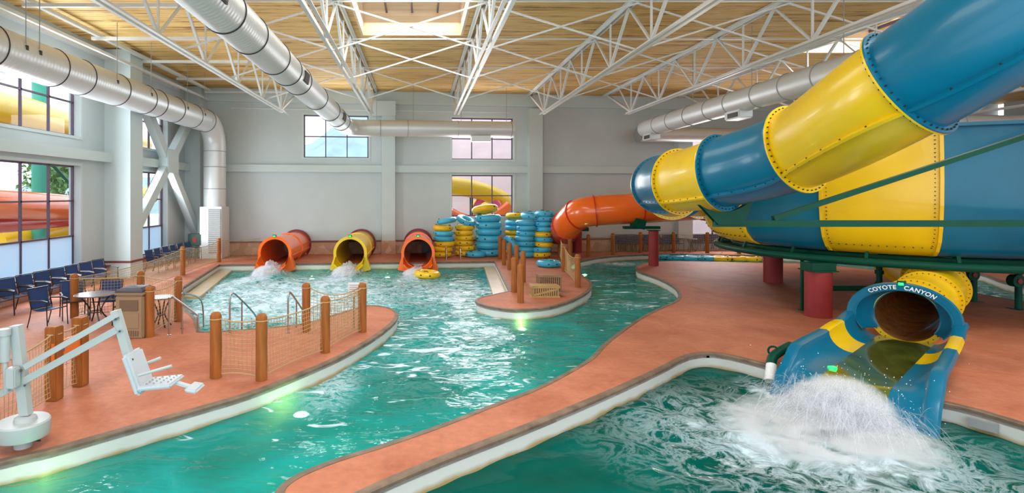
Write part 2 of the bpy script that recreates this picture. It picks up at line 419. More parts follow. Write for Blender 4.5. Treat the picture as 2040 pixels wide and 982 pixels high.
polyM = [Vector((-12.3, -3, 0))]+edgeM+[Vector((36, -3, 0)), Vector((36, WY(36), 0)), Vector((-12.3, WY(-12.3), 0))]
riverC = gp([(600, 1035), (566, 1005), (553, 982), (570, 960), (608, 939), (673, 914), (770, 884), (877, 847), (975, 809), (1066, 774), (1120, 747), (1174, 715), (1202, 687), (1232, 663), (1278, 632), (1321, 611), (1348, 598), (1352, 583), (1339, 568), (1309, 553), (1272, 540), (1268, 531), (1283, 524), (1330, 520), (1400, 521), (1500, 523)])+[Vector((18, 25.6, 0)), Vector((19.4, 23.6, 0)), Vector((19.0, 21, 0)), Vector((18.2, 18.4, 0)), Vector((18.1, 16, 0)), Vector((18, 10, 0)), Vector((18, -3, 0))]
riverC = catmull(riverC, 5)
plungeC = catmull([Vector((9.6, -3, 0)), Vector((9.2, 3, 0)), G(2040, 845), G(1840, 795)], 5)+[G(1562, 737)]+catmull(gp([(1525, 726), (1471, 712), (1427, 704), (1395, 704), (1363, 712), (1309, 739), (1201, 788), (1039, 855), (877, 917), (732, 979), (650, 1025)]), 5)
edgeC = riverC+plungeC
polyC = edgeC

def inpoly(x, y, poly):
    c = False; n = len(poly); j = n-1
    for i in range(n):
        a, b = poly[i], poly[j]
        if (a.y > y) != (b.y > y) and x < (b.x-a.x)*(y-a.y)/(b.y-a.y)+a.x: c = not c
        j = i
    return c

mb = MB(); mb.prism([(p.x, p.y) for p in polyM], -.10, 0); struct(mb.build('floor', M['deck'], smooth=False))
mb = MB(); mb.prism([(p.x, p.y) for p in polyC], -.10, 0); struct(mb.build('floor', M['deck'], smooth=False))
def side_wall(edge, closed, poly):
    n = len(edge); offs = []
    for i in range(n):
        a = edge[i-1] if (i or closed) else edge[0]; b = edge[(i+1) % n] if (i < n-1 or closed) else edge[-1]
        t = (b-a); t.z = 0; t.normalize(); nr = Vector((-t.y, t.x, 0))
        q = edge[i]+nr*.04
        offs.append(nr if inpoly(q.x, q.y, poly) else -nr)
    # smooth flips
    rows_w = []; rows_c = []
    for p, nr in zip(edge, offs):
        b = p-nr*0
        rows_w.append([b+Vector((0, 0, -.045)), b+Vector((0, 0, -1.3)), b+nr*.25+Vector((0, 0, -1.3)), b+nr*.25+Vector((0, 0, -.102))])
        rows_c.append([p+nr*.075+Vector((0, 0, -.03)), p+nr*.075+Vector((0, 0, .008)), p-nr*.012+Vector((0, 0, .008)), p-nr*.03+Vector((0, 0, -.008)), p-nr*.03+Vector((0, 0, -.045)), p+nr*.02+Vector((0, 0, -.05))])
    if closed: rows_w.append(rows_w[0]); rows_c.append(rows_c[0])
    a = MB(); a.grid(rows_w); b = MB(); b.grid(rows_c)
    struct(a.build('pool_wall', M['poolwall'], smooth=True, angle=50, recalc=False)); struct(b.build('pool_coping', M['coping'], smooth=True))
side_wall(edgeM, False, polyM); side_wall(edgeC, True, polyC)
mb = MB(); mb.box((6, 13, -1.35), (37, 34, .1)); struct(mb.build('pool_floor', M['basin'], smooth=False))

def ledge(a, b, w, side):
    d = (b-a).normalized(); n = Vector((-d.y, d.x, 0))*side
    m_ = MB(); m_.bar(a+n*w/2+Vector((0, 0, -.28)), b+n*w/2+Vector((0, 0, -.28)), w, .12)
    struct(m_.build('pool_step', M['ledge'], smooth=False))
ledge(G(364, 578), G(437, 528.5), .55, -1)
ledge(G(986, 523), G(1013, 577), .5, -1)
mb = MB(); mb.prism([(p.x, p.y) for p in (G(366, 613), G(391, 636), G(398, 661), G(470, 658), G(430, 630))], -.7, -.33); struct(mb.build('pool_step', M['ledge'], smooth=False))

# water surfaces
slides_x = (-6.6, -3.15, -.05)
EX = Vector((10.45, 11.85, 0)); ED = Vector((-.77, -.64, 0)).normalized(); ES = Vector((-ED.y, ED.x, 0))*-1
if ES.x < 0: ES = -ES
def EL(t, u, z): return EX+ED*t+ES*u+Vector((0, 0, z))
FC = EL(5.2, .1, 0)
def foam_river(x, y):
    f = 0
    for i, sx in enumerate(slides_x):
        dy = 25.0-y
        if -.5 < dy < 13:
            cx = sx-dy*.16
            wd = .45+dy*.22
            f = max(f, math.exp(-((x-cx)/wd)**2)*math.exp(-dy/(9 if i < 2 else 5))*1.25)
    f = max(f, 0.80*math.exp(-((x+4.2)/4.2)**4-((y-19.0)/5.4)**4)); f = max(f, .68*math.exp(-((x-.5)/3)**2-((y-20)/4)**2))
    f = max(f, .36*math.exp(-((x-.6)/2.6)**2-((y-14.5)/6)**2))
    f = max(f, .75*math.exp(-((x+1.6)/.5)**2-((y-10.2)/1.3)**2))
    f = max(f, .8*math.exp(-((x-10.1)/1.2)**2-((y-28.0)/.9)**2))
    f = max(f, .35*math.exp(-((x-6.5)/1.2)**2-((y-17.7)/.9)**2))
    return min(f, 1)
def painted_glint(x, y):
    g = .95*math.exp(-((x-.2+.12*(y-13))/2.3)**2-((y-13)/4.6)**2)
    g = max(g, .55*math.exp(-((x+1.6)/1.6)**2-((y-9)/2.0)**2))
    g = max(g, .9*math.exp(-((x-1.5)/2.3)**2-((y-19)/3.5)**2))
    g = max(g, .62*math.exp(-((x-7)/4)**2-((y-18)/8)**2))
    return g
def foam_plunge(x, y):
    d = Vector((x, y, 0))-EL(4.0, 0, 0)
    t = d.dot(ED); u = d.dot(ES)
    f = .74*math.exp(-((u-.1)/2.4)**2)*math.exp(-((t-2.6)/2.1)**2)+.10*math.exp(-((u+1.5)/3)**2-((t-3)/3)**2)
    f = max(f, 1.0*math.exp(-((u)/(.75+.35*max(t, 0)))**2)*math.exp(-((t-.9)/1.9)**2))
    j = G(1515, 765, -.3); e = Vector((x, y, 0))-j
    f = max(f, .95*math.exp(-((e.x+.15)/.35)**2-((e.y+.45)/.7)**2))
    f = max(f, .5*math.exp(-((e.x-.1)/.9)**2-((e.y+1.6)/1.2)**2))
    return min(f, 1)
def water(name, x0, x1, y0, y1, st, test, foam, m, amp, label):
    nx = int((x1-x0)/st); ny = int((y1-y0)/st); idx = {}; vv = []; ff = []; fo = []
    keep = [[test(x0+i*st, y0+j*st) for i in range(nx+1)] for j in range(ny+1)]
    def vid(i, j):
        if (i, j) not in idx:
            x = x0+i*st; y = y0+j*st; idx[(i, j)] = len(vv); fm = foam(x, y)
            h = amp*(noise.noise(Vector((x*.9, y*1.3, 0)))+.6*noise.noise(Vector((x*2.3, y*3.1, 5))))*(1+1.2*fm)
            h += .07*fm*noise.noise(Vector((x*5, y*5, 9)))
            vv.append(Vector((x, y, -.30+h))); fo.append(fm)
        return idx[(i, j)]
    for j in range(ny):
        for i in range(nx):
            if keep[j][i] or keep[j+1][i] or keep[j][i+1] or keep[j+1][i+1]:
                ff.append((vid(i, j), vid(i+1, j), vid(i+1, j+1), vid(i, j+1)))
    a = MB(); a.v = vv; a.f = ff; o = a.build(name, m, angle=180)
    at = o.data.attributes.new('foam', 'FLOAT', 'POINT'); at.data.foreach_set('value', fo)
    at = o.data.attributes.new('glint', 'FLOAT', 'POINT'); at.data.foreach_set('value', [painted_glint(v.x, v.y) if name == 'river_water' else 0 for v in vv])
    tag(o, label, 'water', kind='stuff')
    return o
Cb = edgeC
def in_plunge(x, y):
    if inpoly(x, y, polyC) or inpoly(x, y, polyM): return False
    # front pool lies to the right of the strip
    return side_plunge(x, y)
strip = [(p.x, p.y) for p in plungeC]
plpoly = [Vector((p.x, p.y, 0)) for p in plungeC]+[Vector((-.9, 5.4, 0)), Vector((-.9, -3, 0))]
def side_plunge(x, y): return inpoly(x, y, plpoly)
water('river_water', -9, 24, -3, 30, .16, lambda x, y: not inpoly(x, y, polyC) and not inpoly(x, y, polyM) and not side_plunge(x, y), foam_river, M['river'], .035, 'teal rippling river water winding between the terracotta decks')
water('plunge_pool_water', -.9, 10, 1.5, 11.5, .06, lambda x, y: side_plunge(x, y), foam_plunge, M['plunge'], .04, 'dark green foaming water of the plunge pool in the right foreground')

# ---------------------------------------------------------------- walls
def wall_cells(u0, u1, z0, z1, holes):
    us = sorted({u0, u1, *[h[0] for h in holes], *[h[1] for h in holes]}); zs = sorted({z0, z1, *[h[2] for h in holes], *[h[3] for h in holes]})
    out = []
    for a, b in zip(us, us[1:]):
        for c, d in zip(zs, zs[1:]):
            mu, mz = (a+b)/2, (c+d)/2
            if not any(h[0] < mu < h[1] and h[2] < mz < h[3] for h in holes): out.append((a, b, c, d))
    return out
CE = 8.85
LW = -12.1
# left wall: windows (y0,y1,z0,z1)
Lwin = [(15.8, 19.7, .49, 4.23, 3), (15.8, 19.7, 5.27, 7.7, 2), (22.7, 26.5, .49, 4.23, 3), (22.7, 26.5, 5.27, 7.7, 2), (9.2, 13.1, .49, 4.23, 3), (9.2, 13.1, 5.27, 7.7, 2)]
mb = MB()
for a, b, c, d in wall_cells(-3, 29.6, 0, 9.2, [w[:4] for w in Lwin]): mb.box((LW-.2, (a+b)/2, (c+d)/2), (.4, b-a, d-c))
struct(mb.build('wall_left', M['wall'], smooth=False))
ang = math.atan(.11); RB = Matrix.Rotation(ang, 3, 'Z')
def BW(u, v, z): # back wall local: u along the wall (world x), v in front of it (towards the room)
    p = Vector((u, WY(u), z)); return p+RB @ Vector((0, -v, 0))
def bx(mb, u0, u1, v0, v1, z0, z1):
    c = BW((u0+u1)/2, (v0+v1)/2, (z0+z1)/2); mb.box(c, ((u1-u0)/math.cos(ang), abs(v1-v0), z1-z0), RB)
def pxw(px): # where a pixel column meets the back wall
    k = (px-VX)/F; return 30.5*k/(1-.11*k)
Bwin = [(pxw(605), pxw(734), 5.22, 7.53, 2), (pxw(900), pxw(1023), 5.18, 7.5, 2), (pxw(900), pxw(1023), 2.0, 4.3, 2), (pxw(1376), pxw(1520), .55, 4.3, 3), (pxw(1376), pxw(1520), 5.18, 6.4, 1)]
mb = MB()
for a, b, c, d in wall_cells(-12.6, 36, 0, 9.2, [w[:4] for w in Bwin]): bx(mb, a, b, 0, -.4, c, d)
struct(mb.build('wall_back', M['wall'], smooth=False))
mb = MB(); mb.box((36.2, 15, 4.5), (.4, 38, 9.2)); struct(mb.build('wall_right', M['wall'], smooth=False))
# columns, ledges, sill band
for px0, px1, top in ((760, 786, 8.1), (1050, 1076, 8.0), (1343, 1371, 8.1)):
    mb = MB(); bx(mb, pxw(px0), pxw(px1), 0, .45, .72, top); struct(mb.build('column', M['trimpaint'], smooth=False))
mb = MB(); bx(mb, pxw(742), pxw(786)+.02, 0, .6, 7.45, 8.25); struct(mb.build('trim_1', M['trimpaint'], smooth=False))
mb = MB(); mb.box((-11.6, 21.7, 4.4), (1.0, .95, 8.8)); struct(mb.build('column', M['trimpaint'], smooth=False))
mb = MB(); mb.box((-11.7, 28.9, 4.4), (.8, .8, 8.8)); struct(mb.build('column', M['trimpaint'], smooth=False))
mb = MB(); bx(mb, -12, 30, 0, .22, 4.42, 4.80); struct(mb.build('trim_2', M['trimpaint'], smooth=False))
mb = MB(); mb.box((LW+.15, 9, 4.62), (.3, 24.5, .36)); mb.box((LW+.15, 25.4, 4.62), (.3, 6.4, .36)); struct(mb.build('trim_3', M['trimpaint'], smooth=False))
mb = MB(); bx(mb, -12, 36, 0, .12, 8.15, 8.85); struct(mb.build('trim_4', M['trimpaint'], smooth=False))
mb = MB(); mb.box((LW+.1, 12, 8.45), (.2, 31, .14)); struct(mb.build('trim_5', M['steelwhite'], smooth=False))
segs = [(-12, pxw(760)), (pxw(786), pxw(1050)), (pxw(1076), pxw(1343))]
mb = MB()
for a, b in [(-12, pxw(1343))]: bx(mb, a, b, 0, .16, 0, .64)
bx(mb, pxw(759), pxw(787), .16, .5, 0, .72)
bx(mb, pxw(1049), pxw(1077), .16, .5, 0, .72)
struct(mb.build('baseboard_back', M['stone'], smooth=False))
mb = MB(); mb.box((LW+.1, 13.2, .22), (.2, 33, .44)); struct(mb.build('baseboard_left', M['stone'], smooth=False))
mb = MB()
for a, b in segs: bx(mb, a, b, 0, .2, .64, .72)
struct(mb.build('trim_6', M['redtrim'], smooth=False))
mb = MB(); mb.box((LW+.13, 13.2, .47), (.26, 33, .07)); mb.box((-11.6, 21.7, .62), (1.06, 1.0, .08)); struct(mb.build('trim_7', M['redtrim'], smooth=False))
mb = MB(); bx(mb, -10, 5, 0, .05, 7.78, 7.83); struct(mb.build('trim_8', M['steelwhite'], smooth=False))

wn = [0]
def window(fr, w, nx, nz, frost=False, ledge_rows=None):
    """fr(u,v,z): u along wall, v depth into wall; w=(u0,u1,z0,z1)"""
    wn[0] += 1; u0, u1, z0, z1 = w
    root = bpy.data.objects.new('window_%d' % wn[0], None); C.objects.link(root); root['kind'] = 'structure'
    def bxx(mb, a, b, c, d, v0, v1):
        vv = [fr(x, v, z) for x in (a, b) for v in (v0, v1) for z in (c, d)]
        mb.add(vv, [(0, 1, 3, 2), (4, 6, 7, 5), (0, 4, 5, 1), (2, 3, 7, 6), (0, 2, 6, 4), (1, 5, 7, 3)])
    t = .055; fm = MB()
    bxx(fm, u0, u0+t, z0, z1, .22, .3); bxx(fm, u1-t, u1, z0, z1, .22, .3); bxx(fm, u0, u1, z0, z0+t, .22, .3); bxx(fm, u0, u1, z1-t, z1, .22, .3)
    for i in range(1, nx): x = u0+(u1-u0)*i/nx; bxx(fm, x-t/2, x+t/2, z0, z1, .22, .3)
    for i in range(1, nz): z = z0+(z1-z0)*i/nz; bxx(fm, u0, u1, z-t/2, z+t/2, .22, .3)
    fm.build('window_frame', M['mullion'], root, smooth=False)
    tm = MB(); k = .1
    for a, b, c, d in ((u0-k, u0, z0-k, z1+k), (u1, u1+k, z0-k, z1+k), (u0, u1, z1, z1+k), (u0, u1, z0-k, z0)): bxx(tm, a, b, c, d, -.03, 0)
    tm.build('window_trim', M['trimpaint'], root, smooth=False)
    zf = z0+(z1-z0)/nz if frost else z0
    gm = MB(); gm.add([fr(u0, .26, zf), fr(u1, .26, zf), fr(u1, .26, z1), fr(u0, .26, z1)], [(0, 1, 2, 3)]); gm.build('pane', M['glass'], root, smooth=False)
    if frost:
        gm = MB(); gm.add([fr(u0, .26, z0), fr(u1, .26, z0), fr(u1, .26, zf), fr(u0, .26, zf)], [(0, 1, 2, 3)]); gm.build('frosted_pane', M['frost'], root, smooth=False)
for w in Lwin: window(lambda u, v, z: Vector((LW-v, u, z)), w[:4], 3, w[4], frost=(w[4] == 3))
for w in Bwin: window(lambda u, v, z: BW(u, -v, z), w[:4], 3, w[4])

# ceiling with wells for the seen and the added unseen skylights
mb = MB()
for a, b, c, d in wall_cells(-12.5, 36.4, -3, 35, [s for s in SKY]): mb.box(((a+b)/2, (c+d)/2, CE+.1), (b-a, d-c, .2))
struct(mb.build('ceiling', M['wood'], smooth=False))
M['wellwood'] = mat('skylight_well_boards', (.74, .54, .34), .7, var=.12, scale=2, stretch=(.3, 3, 6))
for x0, x1, y0, y1 in SKY:
    wn[0] += 1
    root = bpy.data.objects.new('window_%d' % wn[0], None); C.objects.link(root); root['kind'] = 'structure'; root.location = ((x0+x1)/2, (y0+y1)/2, CE)  # skylight roots, those in view and the added unseen ones
    m_ = MB(); t = .08
    m_.box((x0+t/2, (y0+y1)/2, CE+.41), (t, y1-y0, .84)); m_.box((x1-t/2, (y0+y1)/2, CE+.41), (t, y1-y0, .84))
    m_.box(((x0+x1)/2, y0+t/2, CE+.41), (x1-x0-2*t, t, .84)); m_.box(((x0+x1)/2, y1-t/2, CE+.41), (x1-x0-2*t, t, .84))
    m_.build('well', M['wellwood'], root, smooth=False)
    m_ = MB()
    for i in range(5): x = x0+(x1-x0)*i/4; m_.box((x, (y0+y1)/2, CE+.82), (.06, y1-y0, .08))
    ny = max(2, int((y1-y0)/1.6))
    for i in range(ny+1): m_.box(((x0+x1)/2, y0+(y1-y0)*i/ny, CE+.82), (x1-x0, .06, .08))
    m_.build('window_frame', M['mullion'], root, smooth=False)
    m_ = MB(); m_.add([(x0, y0, CE+.84), (x1, y0, CE+.84), (x1, y1, CE+.84), (x0, y1, CE+.84)], [(0, 1, 2, 3)]); m_.build('pane', M['glass'], root, smooth=False)

# ---------------------------------------------------------------- trusses
ZT, ZB = 8.72, 7.3
truss_x = [-6.7, -2.4, 1.88, 6.2, 10.5, 14.8, 19.1, 23.4, 27.7]
truss_desc = ['nearest the left wall beside the big spiral duct', 'along the left edge of the skylight', 'along the right edge of the skylight',
              'second to the right of the skylight', 'right of centre above the hanging duct end', 'above the blue and yellow slide tube',
              'beyond the slide tube over the bowl', 'far right behind the blue tube', 'farthest right of the hall']
tp = empty('roof_truss', (0, 0, 0))
m_ = MB()
for s in (-1, 1): m_.bar((s*.07, .4, ZT+.04), (s*.07, 30.9, ZT+.04), .012, .12); m_.bar((s*.11, .4, ZT+.10), (s*.11, 30.9, ZT+.10), .10, .014)
m_.build('top_chord', M['steelwhite'], tp, smooth=False)
m_ = MB()
for s in (-1, 1): m_.bar((s*.055, .4, ZB), (s*.055, 27.6, ZB), .012, .10); m_.bar((s*.10, .4, ZB-.045), (s*.10, 27.6, ZB-.045), .09, .012)
m_.build('bottom_chord', M['steelwhite'], tp, smooth=False)
bn = [27.0-3.15*i for i in range(9)]
proto_v = None
webm = {}
def web(kind, y0, z0, y1, z1, w):
    key = (kind, round(y1-y0, 3), round(z1-z0, 3))
    if key not in webm:
        q = MB(); q.bar((0, 0, z0), (0, y1-y0, z1), w, w); o = q.build(kind, M['steelwhite'], tp, smooth=False); webm[key] = o; o.location = (0, y0, 0)
    else:
        o = webm[key].copy(); C.objects.link(o); o.parent = tp; o.location = (0, y0, 0)
for i, y in enumerate(bn):
    web('vertical', y, ZB, y, ZT, .05)
    web('diagonal', y, ZB, y+1.575, ZT, .06)
    web('diagonal', y, ZB, y-1.575, ZT, .075)
q = MB(); q.bar((0, 27.0, ZB), (0, 30.4, ZT), .09, .09); q.build('end_strut', M['steelwhite'], tp, smooth=False)
for i, x in enumerate(truss_x):
    t = tp if i == 0 else copy_tree(tp)
    t.location = (x, .04+(0 if x > 0 else x*.04), 0)
    if x > 0: t.location.y += .3
    tag(t, 'white steel roof truss, '+truss_desc[i], 'truss', 'long white roof trusses under the wooden ceiling')
# cross frames between trusses
ys = [6.4, 10.9, 15.6, 19.4, 23.8]
far = ['closest to the camera', 'second from the camera', 'third from the camera', 'fourth from the camera', 'nearest the back wall', 'by the back wall']
bay = ['left of the skylight bay', 'in the skylight bay', 'just right of the skylight bay', 'in the third bay from the left', 'above the hanging duct', 'above the slide tube', 'over the bowl', 'at the far right']
bayw = {}
for bi in range(8):
    for k, y in enumerate(ys):
        if y < 9 and bi not in (1, 2, 3): continue
        wd = truss_x[bi+1]-truss_x[bi]; key = round(wd, 2)
        if key not in bayw:
            t = empty('cross_brace', (0, 0, 0))
            q = MB(); q.bar((0, 0, ZB), (wd, 0, ZT-.1), .045, .045); q.build('diagonal', M['steelwhite'], t, smooth=False)
            q = MB(); q.bar((0, .05, ZT-.1), (wd, .05, ZB), .045, .045); q.build('diagonal', M['steelwhite'], t, smooth=False)
            q = MB(); q.bar((0, .1, ZT-.02), (wd, .1, ZT-.02), .04, .04); q.build('strut', M['steelwhite'], t, smooth=False)
            bayw[key] = t
        else: t = copy_tree(bayw[key])
        t.location = (truss_x[bi], y, 0)
        tag(t, 'white crossed brace %s, %s' % (bay[bi], far[k]), 'brace', 'white cross braces between the roof trusses')
# girder along left wall
t = empty('wall_girder', (-11.0, 12, 8.1), 'pale steel girder with short struts running along the top of the left wall', 'girder')
q = MB(); q.bar((-10.95, 0, 8.65), (-10.95, 29, 8.65), .14, .12); q.build('top_chord', M['steelwhite'], t, smooth=False)
q = MB(); q.bar((-11.1, 0, 8.2), (-11.1, 29, 8.2), .10, .10); q.build('bottom_chord', M['steelwhite'], t, smooth=False)
for i in range(6):
    y = 12.3+i*3.3
    s = empty('roof_strut', (-11, y, 8.6)); tag(s, 'horizontal strut off the left wall, %s' % far[i], 'strut', 'struts between the left wall and the first truss')
    q = MB(); q.bar((-11.2, y, 8.55), (-6.8, y, 8.55), .10, .10); q.build('beam', M['steelwhite'], s, smooth=False)
    q = MB(); q.bar((-8.6, y, 8.5), (-6.8, y, 7.35), .05, .05); q.build('knee_brace', M['steelwhite'], s, smooth=False)
# X brace against the left wall
t = empty('wall_cross_brace', (-11.6, 25.7, 0), 'large white steel X brace in front of the narrow left window', 'brace')
for (ya, za), (yb, zb) in (((22.2, 1.5), (29.0, 8.0)), ((22.2, 8.2), (29.0, 1.0))):
    q = MB(); q.bar((-11.62, ya, za), (-11.62, yb, zb), .42, .34, up=(1, 0, 0)); q.build('diagonal', M['trimpaint'], t, smooth=False)
q = MB(); q.box((-11.6, 25.6, 4.75), (.46, 1.1, 1.1), bev=.03); q.build('gusset', M['trimpaint'], t, smooth=False)

# ---------------------------------------------------------------- ducts
def duct_run(root, pts, r, seams, m, name='duct_body'):
    q = MB(); q.sweep(pts, r, n=40); q.build(name, m, root, angle=60)
def seam(root, c, axis, r, m=None):
    a = Vector(axis).normalized(); c = Vector(c)
    q = MB(); rot = Vector((0, 0, 1)).rotation_difference(a).to_matrix(); q.torus(c, r+.004, .018, n=40, m=6, rot=rot); q.build('seam_band', m or M['dark'], root)
t = empty('spiral_duct', (-10.4, 20, 0), 'large spiral duct along the left wall that elbows down to the deck', 'duct')
R_ = .54; zc = 6.8
pts = [(-10.4, 4, zc), (-10.4, 14, zc), (-10.4, 26.9, zc)]+[(-10.4, 26.9+1.2*math.sin(a), zc-1.2*(1-math.cos(a))) for a in [PI/2*i/10 for i in range(1, 11)]]
q = MB(); q.sweep([(-10.4, 2+i*.5, zc) for i in range(50)], R_, n=40); q.build('duct_body', M['duct'], t, angle=60)
q = MB(); q.sweep([(-10.4, 26.4, zc)]+pts[2:]+[(-10.4, 28.1, 2.6)], R_, n=40); q.build('elbow', M['ductplain'], t, angle=60)
for y in (13.3, 15.6, 16.9, 18.9, 20.8, 21.7, 23.3, 25.2, 26.8): seam(t, (-10.4, y, zc), (0, 1, 0), R_)
for z in (5.4, 4.6, 3.5): seam(t, (-10.4, 28.1, z), (0, 0, 1), R_, M['grille'])
q = MB(); q.box((-10.4, 28.1, 1.3), (1.1, 1.1, 2.6), bev=.02); q.build('plenum', M['ductplain'], t, smooth=False)
q = MB(); q.box((-10.2, 27.53, 1.4), (.62, .04, 2.2)); q.build('grille', M['grille'], t, smooth=False)
q = MB()
for i in range(22): q.box((-10.2, 27.49, .38+i*.097), (.6, .05, .03), Matrix.Rotation(.5, 3, 'X'))
q.build('louvre_slats', M['ductplain'], t, smooth=False)
for y in (13.9, 14.4, 18.1, 20.4, 23.6, 25.5):
    q = MB(); q.cyl((-10.4+.5, y, zc+.1), (-10.4+.5, y, CE), .012, n=6); q.build('hanger_rod', M['grille'], t)
    q = MB(); q.box((-9.88, y, zc+.1), (.05, .09, .12)); q.build('clip', M['dark'], t, smooth=False)
t = empty('spiral_duct', (-3.65, 20, 0), 'silver spiral duct under the trusses with dark grilles turning right at the back wall', 'duct')
zc = 6.63; R_ = .42
q = MB(); q.sweep([(-3.65, 3+i*.5, zc) for i in range(49)], R_, n=36); q.build('duct_body', M['duct'], t, angle=60)
yb = 28.3
q = MB(); q.sweep([(-3.65, 27, zc), (-3.65, 27.5, zc), (-3.5, 28.0, zc), (-3.15, 28.3, zc), (-2.6, 28.4, zc), (-2, 28.45, zc)], R_, n=36); q.build('elbow', M['ductplain'], t, angle=60)
q = MB(); q.sweep([(-2.1, 28.45, zc), (1, 28.7, zc), (4.95, 29.1, zc)], R_, n=36); q.build('duct_end_run', M['ductplain'], t, angle=60)
for y in (7.6, 10.3, 11.8, 13.8, 15.2, 16.6, 19.5, 22.5, 24.4, 25.8): seam(t, (-3.65, y, zc), (0, 1, 0), R_)
for x in (-2, -.6, 2.0, 4.8): seam(t, (x, 28.45+(x+2)*.093, zc), (1, .1, 0), R_, M['grille'])
for y, s in ((9.1, .42), (15.9, .5), (23.9, .6)):
    q = MB()
    an = -.15
    for k in range(7): q.box((-3.65+(R_+.0)*math.cos(an), y-s/2+(k+.5)*s/7, zc+(R_)*math.sin(an)), (.05, s/8, .26), Matrix.Rotation(-an, 3, 'Y'))
    q.box((-3.65+(R_-.01)*math.cos(an), y, zc+(R_-.01)*math.sin(an)), (.05, s+.1, .3), Matrix.Rotation(-an, 3, 'Y'))
    q.build('grille', M['grilledark'], t, smooth=False)
q = MB(); q.box((3.2, 28.7, zc-.52), (1.0, .4, .3)); q.build('outlet_box', M['ductplain'], t, smooth=False)
for x in (-2.2, -.3, 2.2, 4.6):
    q = MB(); q.cyl((x, 28.5+(x+2)*.09, zc+.4), (x, 28.5+(x+2)*.09, CE), .012, n=6); q.build('hanger_rod', M['grille'], t)
t = empty('spiral_duct', (11.1, 20, 0), 'pale capped spiral duct hanging behind the blue and yellow slide tube', 'duct')
zc = 6.45; R_ = .40; xc = 11.15
q = MB(); q.sweep([(xc, 3+i*.5, zc) for i in range(49)]+[(xc, 27.2, zc)], R_, n=36); q.build('duct_body', M['ductplain'], t, angle=60)
q = MB(); q.lathe([(0, 0), (R_*.7, 0), (R_, -.12), (R_+.01, -.3)], n=36); q.v = [Vector((v.x+xc, 27.3-v.z*-1, zc+v.y)) for v in q.v]; q.build('end_cap', M['ductplain'], t)
for y in (8, 9.5, 11, 12.4, 13.8, 15.2, 16.6, 18, 19.6, 21, 22.6, 24.2, 25.6): seam(t, (xc, y, zc), (0, 1, 0), R_, M['grille'])
for y in (19.2, 26.4):
    q = MB(); q.box((xc-.05, y, zc-.48), (.5, .9, .3), bev=.04); q.build('outlet_box', M['ductplain'], t, smooth=False)
    q = MB(); q.box((xc-.31, y-.1, zc-.5), (.03, .6, .16)); q.build('grille', M['grilledark'], t, smooth=False)
for y in (14.5, 18.5, 22.5, 26.5):
    q = MB(); q.cyl((xc, y, zc+.38), (xc, y, CE), .012, n=6); q.build('hanger_rod', M['grille'], t)
t = empty('wall_duct', (16, 30.8, 0), 'warm grey horizontal duct high on the back wall at right', 'duct')
q = MB(); q.sweep([(12.2, 30.6, 6.55), (20, 31.4, 6.55), (30, 32.5, 6.55)], .40, n=30); q.build('duct_body', M['ductplain'], t, angle=60)
q = MB(); q.cyl((12.1, 30.59, 6.55), (12.2, 30.6, 6.55), .42, n=30); q.build('end_cap', M['grille'], t)
t = empty('wall_duct', (27, 22, 0), 'long pale duct crossing the far right of the hall above the bowl', 'duct')
q = MB(); q.sweep([(15.5, 24.5, 6.4), (26, 24.5, 6.4), (35, 24.5, 6.4)], .33, n=30); q.build('duct_body', M['ductplain'], t, angle=60)
for x in (18, 21, 24, 27): seam(t, (x, 24.5, 6.4), (1, 0, 0), .33, M['grille'])

